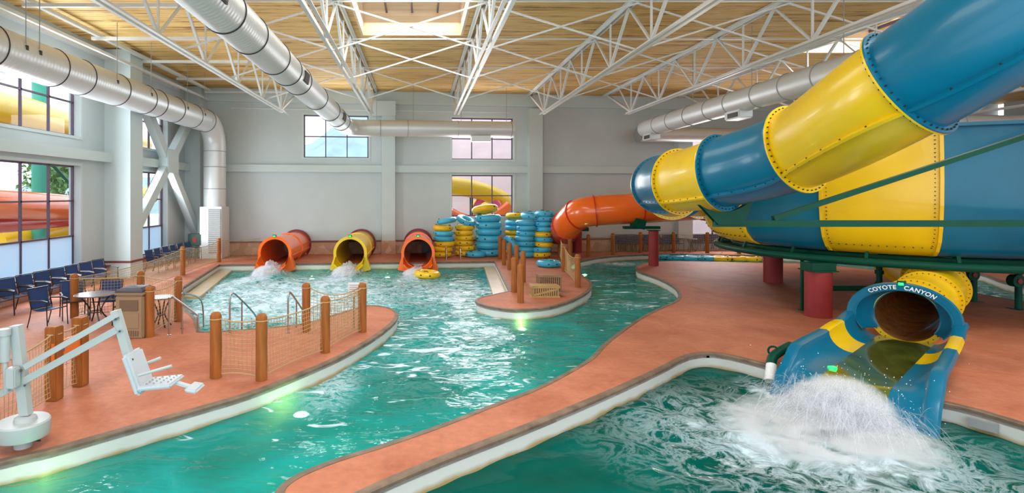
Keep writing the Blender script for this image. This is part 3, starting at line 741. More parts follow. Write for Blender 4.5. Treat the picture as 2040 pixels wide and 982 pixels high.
# ---------------------------------------------------------------- slide tubes
def frames(ctrl, k):
    return catmull(ctrl, k)
def tube_piece(root, pts, r, color, inner=None, flange=True, bolts=0, fl_mat=None, thick=.02, seam_ang=None, rf=.10, yaw=None, before=None, after=None):
    """pts: centre line samples of one moulded piece"""
    pts = [Vector(p) for p in pts]; n = 48; rows = []; rin = []
    T = []
    for i in range(len(pts)):
        pn = pts[i+1] if i < len(pts)-1 else (after if after is not None else pts[-1])
        pp = pts[i-1] if i > 0 else (before if before is not None else pts[0])
        t = (pn-pp).normalized()
        if yaw is not None:
            w = yaw[0]+(yaw[1]-yaw[0])*i/(len(pts)-1); t = Matrix.Rotation(w, 3, 'Z') @ t
        T.append(t)
    fr = []
    for p, t in zip(pts, T):
        s = t.cross(Vector((0, 0, 1))).normalized(); u = s.cross(t).normalized(); fr.append((p, s, u, t))
    for p, s, u, t in fr:
        rows.append([p+(s*math.cos(2*PI*j/n)+u*math.sin(2*PI*j/n))*r for j in range(n)])
        rin.append([p+(s*math.cos(2*PI*j/n)+u*math.sin(2*PI*j/n))*(r-thick) for j in range(n)])
    q = MB(); q.grid(rows, close_u=True); part = q.build('tube_section', color, root, angle=60, recalc=True)
    q = MB(); q.grid(rin, close_u=True); q.build('tube_lining', inner or color, part, angle=60)
    if flange:
        for (p, s, u, t), sg in ((fr[0], 1), (fr[-1], -1)):
            q = MB(); ring = []
            for (rr, off) in ((r-.01, 0), (r+rf, 0), (r+rf, .025), (r-.01, .03)):
                ring.append([p+t*off*sg+(s*math.cos(2*PI*j/n)+u*math.sin(2*PI*j/n))*rr for j in range(n)])
            q.grid(ring, close_u=True); q.build('flange', fl_mat or color, part, angle=30, recalc=True)
    if seam_ang is not None:
        q = MB(); ro = []
        for p, s, u, t in fr:
            d = s*math.cos(seam_ang)+u*math.sin(seam_ang); e = -s*math.sin(seam_ang)+u*math.cos(seam_ang)
            ro.append([p+d*(r-.02)+e*.022, p+d*(r+rf*.9)+e*.022, p+d*(r+rf*.9)-e*.022, p+d*(r-.02)-e*.022])
        q.grid(ro, close_u=True); q.build('seam_flange', fl_mat or color, part, smooth=False, recalc=True)
    if bolts:
        q = MB()
        for (p, s, u, t), sg in ((fr[0], 1), (fr[-1], -1)):
            for j in range(bolts):
                a = 2*PI*(j+.5)/bolts; c = p+(s*math.cos(a)+u*math.sin(a))*(r+rf*.5)
                q.cyl(c-t*.012*(1 if sg > 0 else -1)+t*0, c+t*.05*sg, .011, n=6)
        if seam_ang is not None:
            for i in range(2, len(fr)-1, 2):
                p, s, u, t = fr[i]; d = s*math.cos(seam_ang)+u*math.sin(seam_ang); e = -s*math.sin(seam_ang)+u*math.cos(seam_ang)
                c = p+d*(r+rf*.45); q.cyl(c-e*.035, c+e*.035, .012, n=6)
        b = q.build('bolts', M['bolt'], part); b['kind'] = 'stuff'
    return part
def yawed(p0, p1): return (p0, p1)
SL = empty('tube_slide', (6.2, 11, 0), 'blue and yellow enclosed slide tube descending from the upper right towards the bowl', 'water slide')
rings = [P(2290, -150, 5.6), P(1812, 163, 7.1), P(1588, 297, 9.5), P(1437, 344, 11.1), P(1353, 362, 13.0), P(1318, 368, 14.7), P(1338, 386, 16.6), Vector((8.9, 18.8, 3.2)), Vector((10.3, 20.2, 3.1)), Vector((12, 20.9, 3.0))]
kk = 14; cl = catmull(rings, kk)
cols = ['blue', 'yellow', 'blue', 'yellow', 'blue', 'yellow', 'blue', 'yellow', 'blue']
yw = [math.radians(a) for a in (0, 10, 18, 20, 22, 14, 0, 0, 0, 0)]
for i in range(9):
    tube_piece(SL, cl[i*kk:(i+1)*kk+1], .70, M[cols[i]], bolts=44, seam_ang=math.radians(222), rf=.085, yaw=(yw[i], yw[i+1]), before=cl[i*kk-1] if i else None, after=cl[(i+1)*kk+1] if i < 8 else None)

# bowl
BC = Vector((14.9, 17.3, 0))
BO = empty('slide_bowl', (BC.x, BC.y, 0), 'huge blue and yellow slide bowl raised on a green pipe ring at right', 'water slide')
def bang(px, R=5.31):
    d = Vector((px-VX, F)).normalized(); c = Vector((BC.x, BC.y)); b = d.dot(c); q = b*b-(c.length_squared-R*R)
    t = b-math.sqrt(max(q, 0)); p = d*t-c; return math.atan2(p.y, p.x)
prof_ = [(5.0, 1.42), (5.5, 1.48), (5.75, 1.62), (5.98, 1.9), (6.12, 2.3), (6.2, 2.9), (6.22, 3.6), (6.2, 4.3), (6.14, 5.02), (6.34, 5.03), (6.34, 5.12), (6.08, 5.12), (6.08, 4.3), (6.0, 2.6), (5.6, 1.8), (5.0, 1.55)]
S_ = .857
def sz(z): return 3.2+(z-3.2)*S_
prof = [(r*S_, sz(z)) for r, z in prof_]
a_y0, a_y1 = bang(1632), bang(1881); wd = a_y1-a_y0
if wd < 0: a_y0, a_y1 = a_y1, a_y0; wd = -wd
npan = max(8, round(2*PI/wd)); step = wd
print('bowl panel', math.degrees(wd), npan)
bounds = [a_y0+step*i for i in range(0, int(2*PI/step))]+[a_y0+2*PI]
a_left = bang(1478)
# panels going clockwise and anticlockwise from the yellow one
seq = []
angs = [a_y0, a_y1]
na = a_y1; c_ = 0; lst = [(a_y0, a_y1, 'yellow')]
order = ['blue', 'yellow', 'blue', 'yellow', 'blue', 'yellow', 'blue', 'yellow', 'blue', 'yellow', 'blue', 'yellow', 'blue', 'yellow']
al = a_left
while al > a_y0: al -= 2*PI
w_b = a_y0-al  # blue to the left of the yellow panel (decreasing angle = to the left)
lst.append((al, a_y0, 'blue'))
rest = 2*PI-(a_y1-al); nr = 8; st = rest/nr
for i in range(nr): lst.append((a_y1+st*i, a_y1+st*(i+1), 'blue' if i % 2 == 0 else 'yellow'))
for a0, a1, c in lst:
    q = MB(); n = max(10, int((a1-a0)/.04)); q.lathe(prof, BC, n=n, a0=a0, a1=a1); pn = q.build('bowl_panel', M[c], BO, angle=40, recalc=True)
    for aa, sg in ((a0, 1), (a1, -1)):
        if c != 'yellow': continue
        q = MB()
        for k in range(len(prof[:9])-1):
            (r0, z0), (r1, z1) = prof[k], prof[k+1]
            b = aa+sg*.004
            v = []
            for (r, z) in ((r0, z0), (r1, z1)):
                for rr in (r-.02, r+.075):
                    for bb in (b, b+sg*.012): v.append(BC+Vector((rr*math.cos(bb), rr*math.sin(bb), z)))
            q.add(v, [(0, 1, 3, 2), (4, 6, 7, 5), (0, 4, 5, 1), (2, 3, 7, 6), (0, 2, 6, 4), (1, 5, 7, 3)])
        q.build('flange', M[c], pn, smooth=False, recalc=True)
    q = MB()
    for aa, sg in ((a0+.03, 1), (a1-.03, -1)):
        for k in range(28):
            z = 1.98+k*.1; r = 5.31-.43*max(0, (2.43-z)/.6)**2+.01
            u = Vector((math.cos(aa), math.sin(aa), 0)); q.cyl(BC+u*(r-.03)+Vector((0, 0, z)), BC+u*(r+.012)+Vector((0, 0, z)), .014, n=6)
    for k in range(1, 14):
        aa = a0+(a1-a0)*k/14; u = Vector((math.cos(aa), math.sin(aa), 0)); q.cyl(BC+u*4.9+Vector((0, 0, 1.93)), BC+u*5.045+Vector((0, 0, 1.93)), .014, n=6)
    if c == 'yellow': b = q.build('bolts', M['bolt'], pn); b['kind'] = 'stuff'
q = MB(); q.lathe([(4.4, 1.80), (3, 1.74), (.8, 1.62), (.75, 1.45), (.9, 1.45), (3, 1.58), (4.4, 1.68)], BC, n=64); q.build('bowl_floor', M['blue'], BO, recalc=True)
q = MB(); q.sweep([BC+Vector((4.92*math.cos(a), 4.92*math.sin(a), 1.50)) for a in [2*PI*i/90 for i in range(90)]], .10, n=12, closed=True); q.build('ring_pipe', M['green'], BO)
q = MB(); q.sweep([BC+Vector((4.4*math.cos(a), 4.4*math.sin(a), 1.60)) for a in [2*PI*i/60 for i in range(60)]], .07, n=8, closed=True); q.build('ring_pipe', M['green'], BO)
for i in range(18):
    a = 2*PI*i/18+.05; u = Vector((math.cos(a), math.sin(a), 0))
    q = MB(); q.bar(BC+u*.9+Vector((0, 0, 1.48)), BC+u*4.85+Vector((0, 0, 1.50)), .08, .12); q.build('spoke', M['green'], BO, smooth=False)
    q = MB(); q.bar(BC+u*4.92+Vector((0, 0, 1.50)), BC+u*4.8+Vector((0, 0, 1.75)), .07, .07); q.build('hanger', M['green'], BO, smooth=False)
def pillar(px, py, r, h, label, extra=None):
    b = G(px, py); t = empty('support_pillar', b, label, 'pillar', 'pillars under the slides')
    q = MB(); q.lathe([(0, 0), (r, 0), (r, h-.02), (r-.02, h), (0, h)], b, n=32); q.build('shaft', M['pillar'], t)
    q = MB(); q.box(b+Vector((0, 0, h+.015)), (r*2.05, r*2.05, .03)); q.build('cap_plate', M['green'], t, smooth=False)
    return t, b
t, b = pillar(1630, 630, .31, 1.2, 'thick dark red pillar nearest the slide exit under the bowl')
q = MB(); q.box(b+Vector((0, 0, 1.32)), (.62, .45, .2)); q.bar(b+Vector((-.1, 0, 1.3)), b+Vector((1.3, .9, 1.42)), .2, .14); q.build('bracket', M['green'], t, smooth=False)
t, b = pillar(1540, 562, .31, 1.32, 'dark red pillar standing farther back under the left rim of the bowl')
q = MB(); q.box(b+Vector((0, 0, 1.42)), (.6, .45, .14)); q.build('bracket', M['green'], t, smooth=False)
t, b = pillar(1302, 529, .215, 1.58, 'slim red pillar on the island tip under the orange tube')
q = MB(); q.box(b+Vector((-.55, 0, 1.72)), (1.6, .3, .12)); q.bar(b+Vector((-.75, 0, 1.7)), b+Vector((-.65, 0, 2.1)), .5, .5); q.build('bracket', M['green'], t, smooth=False)
t, b = pillar(1150, 503, .25, 1.2, 'short red pillar at the left end of the orange tube')
q = MB(); q.box(b+Vector((0, 0, 1.3)), (1.1, .6, .2)); q.build('bracket', M['green'], t, smooth=False)
for (px, py, lb, w) in ((1598, 618, 'thin green steel post standing left of the thick red pillar', .07), (1940, 600, 'dark green steel post right of the slide exit beneath the bowl', .16), (2029, 616, 'dark green steel post at the right edge of the picture beneath the bowl', .16)):
    b = G(px, py); t = empty('support_post', b, lb, 'post')
    q = MB(); q.cyl(b, b+Vector((0, 0, 1.48)), w/2 if w > .1 else .045, n=14); q.build('shaft', M['green'], t)
    q = MB(); q.box(b+Vector((0, 0, .01)), (w*2, w*2, .02)); q.build('foot_plate', M['green'], t, smooth=False)
    if w > .1:
        q = MB(); q.cyl(b+Vector((-.08, -.1, .8)), b+Vector((-.08, .1, .8)), .17, n=20); q.build('clamp', M['green'], t)
        q = MB(); q.cyl(b+Vector((-.08, -.13, .8)), b+Vector((-.08, -.09, .8)), .07, n=16); q.build('clamp_cap', M['pillar'], t)
    else:
        q = MB(); q.cyl(b+Vector((0, 0, .5)), b+Vector((0, 0, .62)), .075, n=14); q.build('joint', M['green'], t)
t = empty('drain_pipe', G(1650, 600), 'green drain pipe hanging from the bowl ring behind the slide exit', 'pipe')
q = MB(); q.sweep([(12.5, 15.0, 1.45), (12.5, 15.0, .85), (12.4, 15.0, .72), (12.2, 15.0, .66), (11.1, 15.0, .66)], .07, n=12); q.build('pipe_run', M['green'], t)
q = MB(); q.cyl((12.5, 15.0, 1.05), (12.5, 15.0, 1.15), .1, n=12); q.build('coupling', M['green'], t)
# green bracket holding the tube
t = empty('bracket_frame', (14.2, 11.1, 0), 'green cantilever frame crossing in front of the bowl and cradling the tube', 'support frame')
q = MB(); q.bar((5.95, 11.15, 2.62), (14.2, 11.15, 2.62), .12, .13); q.build('beam', M['green'], t, smooth=False)
q = MB(); q.bar((7.15, 11.15, 2.72), (14.2, 11.15, 5.02), .10, .10); q.build('diagonal_beam', M['green'], t, smooth=False)
q = MB(); q.bar((14.2, 11.15, 0), (14.2, 11.15, 6.5), .25, .25); q.build('column', M['green'], t, smooth=False)
c = cl[3*kk]
q = MB(); n = 16
pa = [c+Vector((math.cos(a)*.79, .0, math.sin(a)*.79)) for a in [PI+.95+(PI-1.5)*i/n for i in range(n+1)]]
pb = [Vector((p.x, p.y, min(p.z-.05, 2.72))) for p in pa]
rr = []
for y in (-.06, .06):
    rr.append([p+Vector((0, y, 0)) for p in pa]); 
q.add([p+Vector((0, -.06, 0)) for p in pa]+[Vector((c.x+(p.x-c.x)*.45+.12, p.y-.06, 2.6)) for p in pa]+[p+Vector((0, .06, 0)) for p in pa]+[Vector((c.x+(p.x-c.x)*.45+.12, p.y+.06, 2.6)) for p in pa],
      [(i, i+1, n+1+i+1, n+1+i) for i in range(n)]+[(2*n+2+i, 3*n+3+i, 3*n+3+i+1, 2*n+2+i+1) for i in range(n)]+[(i, 2*n+2+i, 2*n+3+i, i+1) for i in range(n)]+[(n+1+i, n+2+i, 3*n+4+i, 3*n+3+i) for i in range(n)])
q.build('saddle', M['green'], t, smooth=False, recalc=True)

# orange tube
OT = empty('tube_slide', (10, 25, 0), 'orange enclosed slide tube curving down towards the back wall behind the ring stacks', 'water slide')
oc = [P(1520, 404, 27.5), P(1400, 408, 26.0), P(1270, 415, 25.3), P(1185, 420, 25.4), P(1150, 428, 25.9), P(1130, 440, 26.8), P(1122, 452, 28.2)]
oc[5].z = 1.75; oc[6].z = 1.4
k2 = 10; ocl = catmull(oc, k2)
for i in range(6):
    tube_piece(OT, ocl[i*k2:(i+1)*k2+1], .69, M['orange'] if i < 5 else M['red'], flange=True, fl_mat=M['red'], seam_ang=math.radians(5), rf=.05, before=ocl[i*k2-1] if i else None, after=ocl[(i+1)*k2+1] if i < 5 else None)
q = MB(); q.cyl(ocl[-1]-Vector((0, .3, 0)), ocl[-1]+Vector((-.1, 2.6, -.2)), .72, n=40); q.build('wall_collar', M['darkred'], OT)

# three flumes at the back
def flume(x, col, label):
    t = empty('tube_slide', (x, 25.2, 0), label, 'water slide', 'three slide mouths at the back of the pool')
    y0, y1 = 25.25, WY(x)-.02; zc = .53; ym = (y0+y1)/2+.3
    pts = [Vector((x, y0+(ym-y0)*i/6, zc)) for i in range(7)]; tube_piece(t, pts, .70, col, inner=col, rf=.06, seam_ang=math.radians(-12))
    pts = [Vector((x, ym+(y1-ym)*i/6, zc)) for i in range(7)]; tube_piece(t, pts, .70, col, inner=col, rf=.06, seam_ang=math.radians(-12))
    q = MB(); q.cyl((x, y1-.08, zc), (x, y1, zc), .81, n=40); q.build('wall_collar', M['darkred'], t)
    q = MB(); q.cyl((x, y1-.12, zc), (x, y1-.1, zc), .66, n=40); q.build('back_panel', M['dark'], t)  # dark disc put in for the shade deep inside the tube
    # mouth piece: arch plate with feet
    n = 40; inner = []; outer = []
    for i in range(n+1):
        a = -PI/2+2*PI*i/n
        ci, si = math.cos(a), math.sin(a)
        inner.append((.64*ci, .64*si))
        if si >= -.25: outer.append((.77*ci, .77*si))
        else:
            k = (-.25-si)/.75
            ox = (.75+.17*min(1, k*1.6))*(1 if ci > 0 else -1)
            oz = -.2-k*.75
            if k > .82: ox *= (1-(k-.82)/.18)*.9+.0; oz = -.83+.17*0
            outer.append((ox, max(oz, -.86)))
    rows = []
    for (off, pr) in ((.30, outer), (-.04, outer), (-.04, inner), (.30, inner)):
        rows.append([Vector((x+p[0], y0+off, zc+p[1])) for p in pr])
    q = MB(); q.grid(rows, close_u=False); q.build('mouth_piece', col, t, angle=40, recalc=True)
    # protruding chute lip under the mouth
    rows = []
    for (yy, rr) in ((y0, .64), (y0-.35, .68), (y0-.62, .74)):
        hh = 1 if yy == y0 else (.55 if yy > y0-.5 else .15)
        rows.append([Vector((x+math.cos(a)*rr, yy, zc+math.sin(a)*rr*1.05)) for a in [PI+(.15+.5*(1-hh))+(PI-2*(.15+.5*(1-hh)))*i/24 for i in range(25)]])
    rows2 = [[p+Vector(((p.x-x)*.06, 0, -.035)) for p in r] for r in rows[::-1]]
    q = MB(); q.grid(rows+rows2); q.build('chute_lip', col, t, angle=60, recalc=True)
    q = MB(); q.box((x-.0, y0-.06, zc+.80), (.16, .08, .09)); q.build('lamp_housing', M['green'], t, smooth=False)
    q = MB(); q.box((x, y0-.11, zc+.79), (.10, .03, .05)); q.build('lamp_lens', M['led'], t, smooth=False)
flume(slides_x[0], M['orange'], 'orange slide mouth on the left spilling white water into the pool')
flume(slides_x[1], M['yellow'], 'yellow slide mouth between the two orange ones')
flume(slides_x[2], M['orange'], 'orange slide mouth on the right beside the ring stacks')

# exit chute
EXT = empty('slide_exit', EL(1.5, 0, 0), 'blue and yellow open slide exit with lettered arch pouring into the plunge pool', 'water slide')
M['flumein'] = mat('wet_orange_tube_lining', (.50, .19, .05), .18, var=.3, scale=2, coat=.8, stretch=(1, 4, 4))
M['flumefloor'] = mat('wet_olive_chute_floor', (.085, .12, .02), .1, var=.5, scale=1.6, coat=1)  # olive carries the water film and the yellow reflection, both put into the colour
ep = [EL(0, 0, .60), EL(-1.0, .0, .66), EL(-1.9, .08, .76), EL(-2.9, .1, .9), EL(-4.0, -.1, 1.05), Vector((14.3, 16.2, 1.2)), Vector((14.9, 17.2, 1.2))]
ecl = catmull(ep, 8)
for i in range(6): tube_piece(EXT, ecl[i*8:(i+1)*8+1], .56, M['yellow'], inner=M['flumein'], bolts=36 if i < 4 else 0, rf=.09, before=ecl[i*8-1] if i else None, after=ecl[(i+1)*8+1] if i < 5 else None)
zc = .72; aw, ah = .98, .80
# back plate ring around the tube mouth, then hood
def arch(t, wu, hz, cz, a0=-PI/2, a1=3*PI/2, n=48): return [EL(t, math.cos(a)*wu, cz+math.sin(a)*hz) for a in [a0+(a1-a0)*i/n for i in range(n+1)]]
ha, hb = -.62, PI+.62
q = MB(); q.grid([arch(0, .53, .53, .60, ha, hb), arch(.02, .58, .54, .60, ha, hb), arch(.26, .74, .56, .62, ha, hb), arch(.5, .78, .57, .63, ha, hb)]+[arch(.5, .80, .59, .63, ha, hb), arch(.26, .77, .59, .62, ha, hb), arch(0, .60, .57, .60, ha, hb)]); q.build('hood', M['blue'], EXT, angle=50, recalc=True)
sa, sb = -.12, PI+.12
q = MB(); q.grid([arch(.48, .76, .56, .63, sa, sb), arch(.50, .92, .71, .63, sa, sb), arch(.40, .94, .73, .63, sa, sb), arch(.38, .80, .60, .63, sa, sb), arch(.48, .76, .56, .63, sa, sb)]); q.build('arch_lip', M['blue'], EXT, angle=40, recalc=True)
# trough sections
def section(t):
    def ip(tab):
        for (a, va), (b, vb) in zip(tab, tab[1:]):
            if t <= b: k = (t-a)/(b-a); k = max(0, k); k = k*k*(3-2*k); return va+(vb-va)*k
        return tab[-1][1]
    w = ip([(.1, .78), (2, .84), (3.4, .88), (4.8, .90)])
    rim = ip([(.3, .62), (1.3, .50), (2.6, .44), (3.7, .42), (4.3, .12), (4.8, -.35)])
    fl = ip([(.5, .06), (3.0, .05), (4.12, .04), (4.8, -.42)])
    return w, rim, fl
def trough_rows(t0, t1, n, part):
    rows = []
    for i in range(n+1):
        t = t0+(t1-t0)*i/n; w, rim, fl = section(t); fw = .46
        h = max(rim-fl, .05)
        if part == 'floor': pr = [(-fw+2*fw*j/12, fl+.05*abs(-1+2*j/12)**2) for j in range(13)]
        else:
            s = part; pr = []
            for j in range(9):
                a = j/8*PI/2; pr.append((s*(fw+(w-fw)*math.sin(a)), fl+.05+(h-.05)*(1-math.cos(a))))
            pr += [(s*(w+.05), rim+.03), (s*(w+.17), rim+.02), (s*(w+.20), rim-.06), (s*(w+.03), rim-.09)]
            for j in range(7, -1, -1):
                a = j/8*PI/2; pr.append((s*(fw+(w-fw)*math.sin(a)+.03), fl+.02+(h-.05)*(1-math.cos(a))))
        rows.append([EL(t, u, z) for u, z in pr])
    return rows
for s in (-1, 1):
    for (t0, t1, c) in ((.12, 1.15, 'blue'), (1.15, 2.15, 'yellow'), (2.15, 4.8, 'blue')):
        q = MB(); q.grid(trough_rows(t0, t1, 14, s)); q.build('side_wall', M[c], EXT, angle=50, recalc=True)
q = MB(); q.grid(trough_rows(.03, 4.8, 34, 'floor')); q.build('chute_floor', M['flumefloor'], EXT, angle=60)
# lettering on arch
tc_ = bpy.data.curves.new('lettering', 'FONT'); tc_.body = 'COYOTE   CANYON'; tc_.align_x = 'CENTER'; tc_.size = .118; tc_.extrude = .004; tc_.space_character = 1.12
tc_.offset = .003
to = bpy.data.objects.new('lettering', tc_); C.objects.link(to)
dg = bpy.context.evaluated_depsgraph_get(); me = bpy.data.meshes.new_from_object(to.evaluated_get(dg)); bpy.data.objects.remove(to)
bm = bmesh.new(); bm.from_mesh(me); bmesh.ops.subdivide_edges(bm, edges=[e for e in bm.edges if e.calc_length() > .04], cuts=2); bm.to_mesh(me); bm.free()
rl = 1.06
for v in me.vertices:
    xx, yy, zz = v.co; a = PI/2+xx/1.02   # seen from the front, +u is to the right
    a = PI/2-xx/.86
    ru = .80+yy; rz = .595+yy
    p = EL(.508+zz, math.cos(a)*ru, .63+math.sin(a)*rz)
    v.co = p-EXT.location
me.materials.clear(); me.materials.append(M['white']); lo = bpy.data.objects.new('lettering', me); C.objects.link(lo); lo.parent = EXT; lo['label'] = 'white capital lettering'
q = MB(); q.box(EL(.46, 0, 1.35), (.11, .1, .09)); lh = q.build('lamp_housing', M['green'], EXT, smooth=False)
q = MB(); q.box(EL(.53, 0, 1.34), (.06, .06, .05)); q.build('lamp_lens', M['led'], lh, smooth=False)
q = MB(); q.box(EL(3.6, -.44, .10), (.12, .07, .05)); q.build('lamp_lens', M['led'], EXT, smooth=False)

# water jet pipe
t = empty('outlet_pipe', G(1520, 730), 'green elbow pipe with white nozzle pouring water beside the slide exit', 'pipe')
jb = G(1545, 722)
q = MB(); q.sweep(catmull([jb+Vector((.5, .35, .22)), jb+Vector((.1, .0, .22)), jb+Vector((-.15, -.15, .14)), jb+Vector((-.24, -.25, .02))], 5), .085, n=14); q.build('elbow', M['green'], t)
q = MB(); q.cyl(jb+Vector((-.23, -.24, .03)), jb+Vector((-.36, -.42, -.22)), .09, .10, n=14); q.build('nozzle', M['white'], t)
q = MB(); q.torus(jb+Vector((-.05, -.02, .22)), .09, .02, rot=Vector((0, 0, 1)).rotation_difference(Vector((1, 1, 0)).normalized()).to_matrix(), n=16, m=6); q.build('collar', M['green'], t)
# skimmer slot
a = G(1930, 815); b_ = G(1990, 830)
t = MB(); t.bar(a+Vector((-.03, -.02, -.17)), b_+Vector((-.03, -.02, -.17)), .05, .13); struct(t.build('trim_9', M['grille'], smooth=False))

# ---------------------------------------------------------------- splash
def make_spray():
    m, nt, N, L, b = newmat('white_spray'); out = N['Material Output']; N.remove(b)
    tc = N.new('ShaderNodeTexCoord'); nz = N.new('ShaderNodeTexNoise'); nz.inputs['Scale'].default_value = 5; nz.inputs['Detail'].default_value = 9; nz.inputs['Roughness'].default_value = .7; nz.inputs['Distortion'].default_value = .8
    mp = N.new('ShaderNodeMapping'); mp.inputs['Rotation'].default_value = (0, 0, .7); mp.inputs['Scale'].default_value = (.6, 1.8, 1)
    L.new(tc.outputs['Object'], mp.inputs[0]); L.new(mp.outputs[0], nz.inputs['Vector'])
    at = N.new('ShaderNodeAttribute'); at.attribute_name = 'dens'
    mr = N.new('ShaderNodeMath'); mr.operation = 'SUBTRACT'; L.new(nz.outputs[0], mr.inputs[0]); 
    m2 = N.new('ShaderNodeMath'); m2.operation = 'MULTIPLY_ADD'; m2.inputs[1].default_value = -.5; m2.inputs[2].default_value = .72; L.new(at.outputs['Fac'], m2.inputs[0]); L.new(m2.outputs[0], mr.inputs[1])
    m3 = N.new('ShaderNodeMath'); m3.operation = 'MULTIPLY'; m3.inputs[1].default_value = 4; m3.use_clamp = True; L.new(mr.outputs[0], m3.inputs[0])
    tr = N.new('ShaderNodeBsdfTransparent'); df = N.new('ShaderNodeBsdfDiffuse'); df.inputs[0].default_value = (.82, .85, .93, 1)
    tl = N.new('ShaderNodeBsdfTranslucent'); tl.inputs[0].default_value = (.8, .84, .93, 1); mm = N.new('ShaderNodeMixShader'); mm.inputs[0].default_value = .35
    L.new(df.outputs[0], mm.inputs[1]); L.new(tl.outputs[0], mm.inputs[2])
    mx = N.new('ShaderNodeMixShader'); L.new(m3.outputs[0], mx.inputs[0]); L.new(tr.outputs[0], mx.inputs[1]); L.new(mm.outputs[0], mx.inputs[2]); L.new(mx.outputs[0], out.inputs[0])
    return m
M['spray'] = make_spray()
def make_mist():
    m, nt, N, L, b = newmat('white_mist'); N.remove(b); out = N['Material Output']
    df = N.new('ShaderNodeBsdfDiffuse'); df.inputs[0].default_value = (.85, .88, .95, 1); tl = N.new('ShaderNodeBsdfTranslucent'); tl.inputs[0].default_value = (.85, .88, .95, 1); tr = N.new('ShaderNodeBsdfTransparent')
    a_ = N.new('ShaderNodeMixShader'); L.new(df.outputs[0], a_.inputs[1]); L.new(tl.outputs[0], a_.inputs[2]); b_ = N.new('ShaderNodeMixShader'); b_.inputs[0].default_value = .30
    L.new(tr.outputs[0], b_.inputs[1]); L.new(a_.outputs[0], b_.inputs[2]); L.new(b_.outputs[0], out.inputs[0]); return m
M['mist'] = make_mist()
def mound(name, f, hf, lx, ly, n, label, layers=4, seed=0, jit=.12):
    vv = []; ff = []; dn = []
    for l in range(layers):
        base = len(vv); k = 1-l*.22
        for j in range(n+1):
            for i in range(n+1):
                u = -1+2*i/n; v = -1+2*j/n; rr = math.sqrt(u*u+v*v)
                h = hf(u, v)*k
                p = f(u*lx, v*ly)
                ns = noise.noise(Vector((u*4+seed, v*5, l*7)))*.35+noise.noise(Vector((u*9+seed, v*13, l*5)))*.22+noise.noise(Vector((u*20, v*30, l*5)))*.10
                vv.append(p+Vector((0, 0, -.32+h*(1+ns*1.1*k)+jit*ns*min(1, h*3))))
                dn.append(max(0, min(1, 1.35*h/max(.02, hf(0, 0))+.35*(1-rr))))
        for j in range(n):
            for i in range(n):
                ff.append(tuple(base+q for q in (j*(n+1)+i, j*(n+1)+i+1, (j+1)*(n+1)+i+1, (j+1)*(n+1)+i)))
    a = MB(); a.v = vv; a.f = ff; o = a.build(name, M['spray'], angle=180)
    at = o.data.attributes.new('dens', 'FLOAT', 'POINT'); at.data.foreach_set('value', dn)
    tag(o, label, 'splash', kind='stuff'); return o
def hfun(u, v):
    return .24*math.exp(-((u+.05)/.28)**2-(v/.34)**2)+.15*math.exp(-((u-.05)/.45)**2-(v/.55)**2)-.03
mound('splash_spray', lambda u, v: EL(5.0+u, v, 0), hfun, 1.9, 1.5, 80, 'tall white burst of spray where the slide exit meets the plunge pool')
def fan(name, org, basis, n, up, out, w, seed, label, su=.3, st=.15):
    rd = random.Random(seed); q = MB(); dx, dy = basis
    for i in range(n):
        a0_ = rd.gauss(0, 1.25); sp = out*rd.uniform(.15, 1); vz = up*rd.uniform(.35, 1)**.7*(1-.45*min(1, abs(a0_)/1.6))
        d_ = dx*math.cos(a0_)+dy*math.sin(a0_); o_ = org+dx*rd.gauss(0, st)+dy*rd.gauss(0, su)
        T_ = (vz+math.sqrt(vz*vz+2*9.8*.12))/9.8; t0 = rd.uniform(0, .55)*T_; t1 = min(T_, t0+rd.uniform(.25, .6)*T_); ww = w*rd.uniform(.3, 1)
        pts_ = []
        for k in range(6):
            t = t0+(t1-t0)*k/5; pts_.append(o_+d_*sp*t+V((0, 0, vz*t-4.9*t*t)))
        sd = V((rd.uniform(-1, 1), rd.uniform(-1, 1), rd.uniform(-.3, .3))).normalized()
        q.grid([[p-sd*ww*math.sin(PI*(k+.3)/5.6), p+sd*ww*math.sin(PI*(k+.3)/5.6)] for k, p in enumerate(pts_)])
    o = q.build(name, M['mist'], angle=180); tag(o, label, 'splash', kind='stuff'); return o
V = Vector
fan('spray_fan', EL(5.1, 0, -.26), (ED, ES), 5000, 3.7, 2.1, .010, 5, 'fine white streaks of spray fanning out from the slide exit', .3, .3)
for i, sx in enumerate(slides_x):
    fan('spray_fan', V((sx, 24.5, -.28)), (V((-.16, -1, 0)).normalized(), V((1, -.16, 0)).normalized()), 900, (2.6, 2.6, 1.8)[i], 2.6, .016, 20+i, ('fine spray streaks below the left orange slide mouth', 'fine spray streaks below the yellow slide mouth', 'fine spray streaks below the right orange slide mouth')[i], .3, .2)
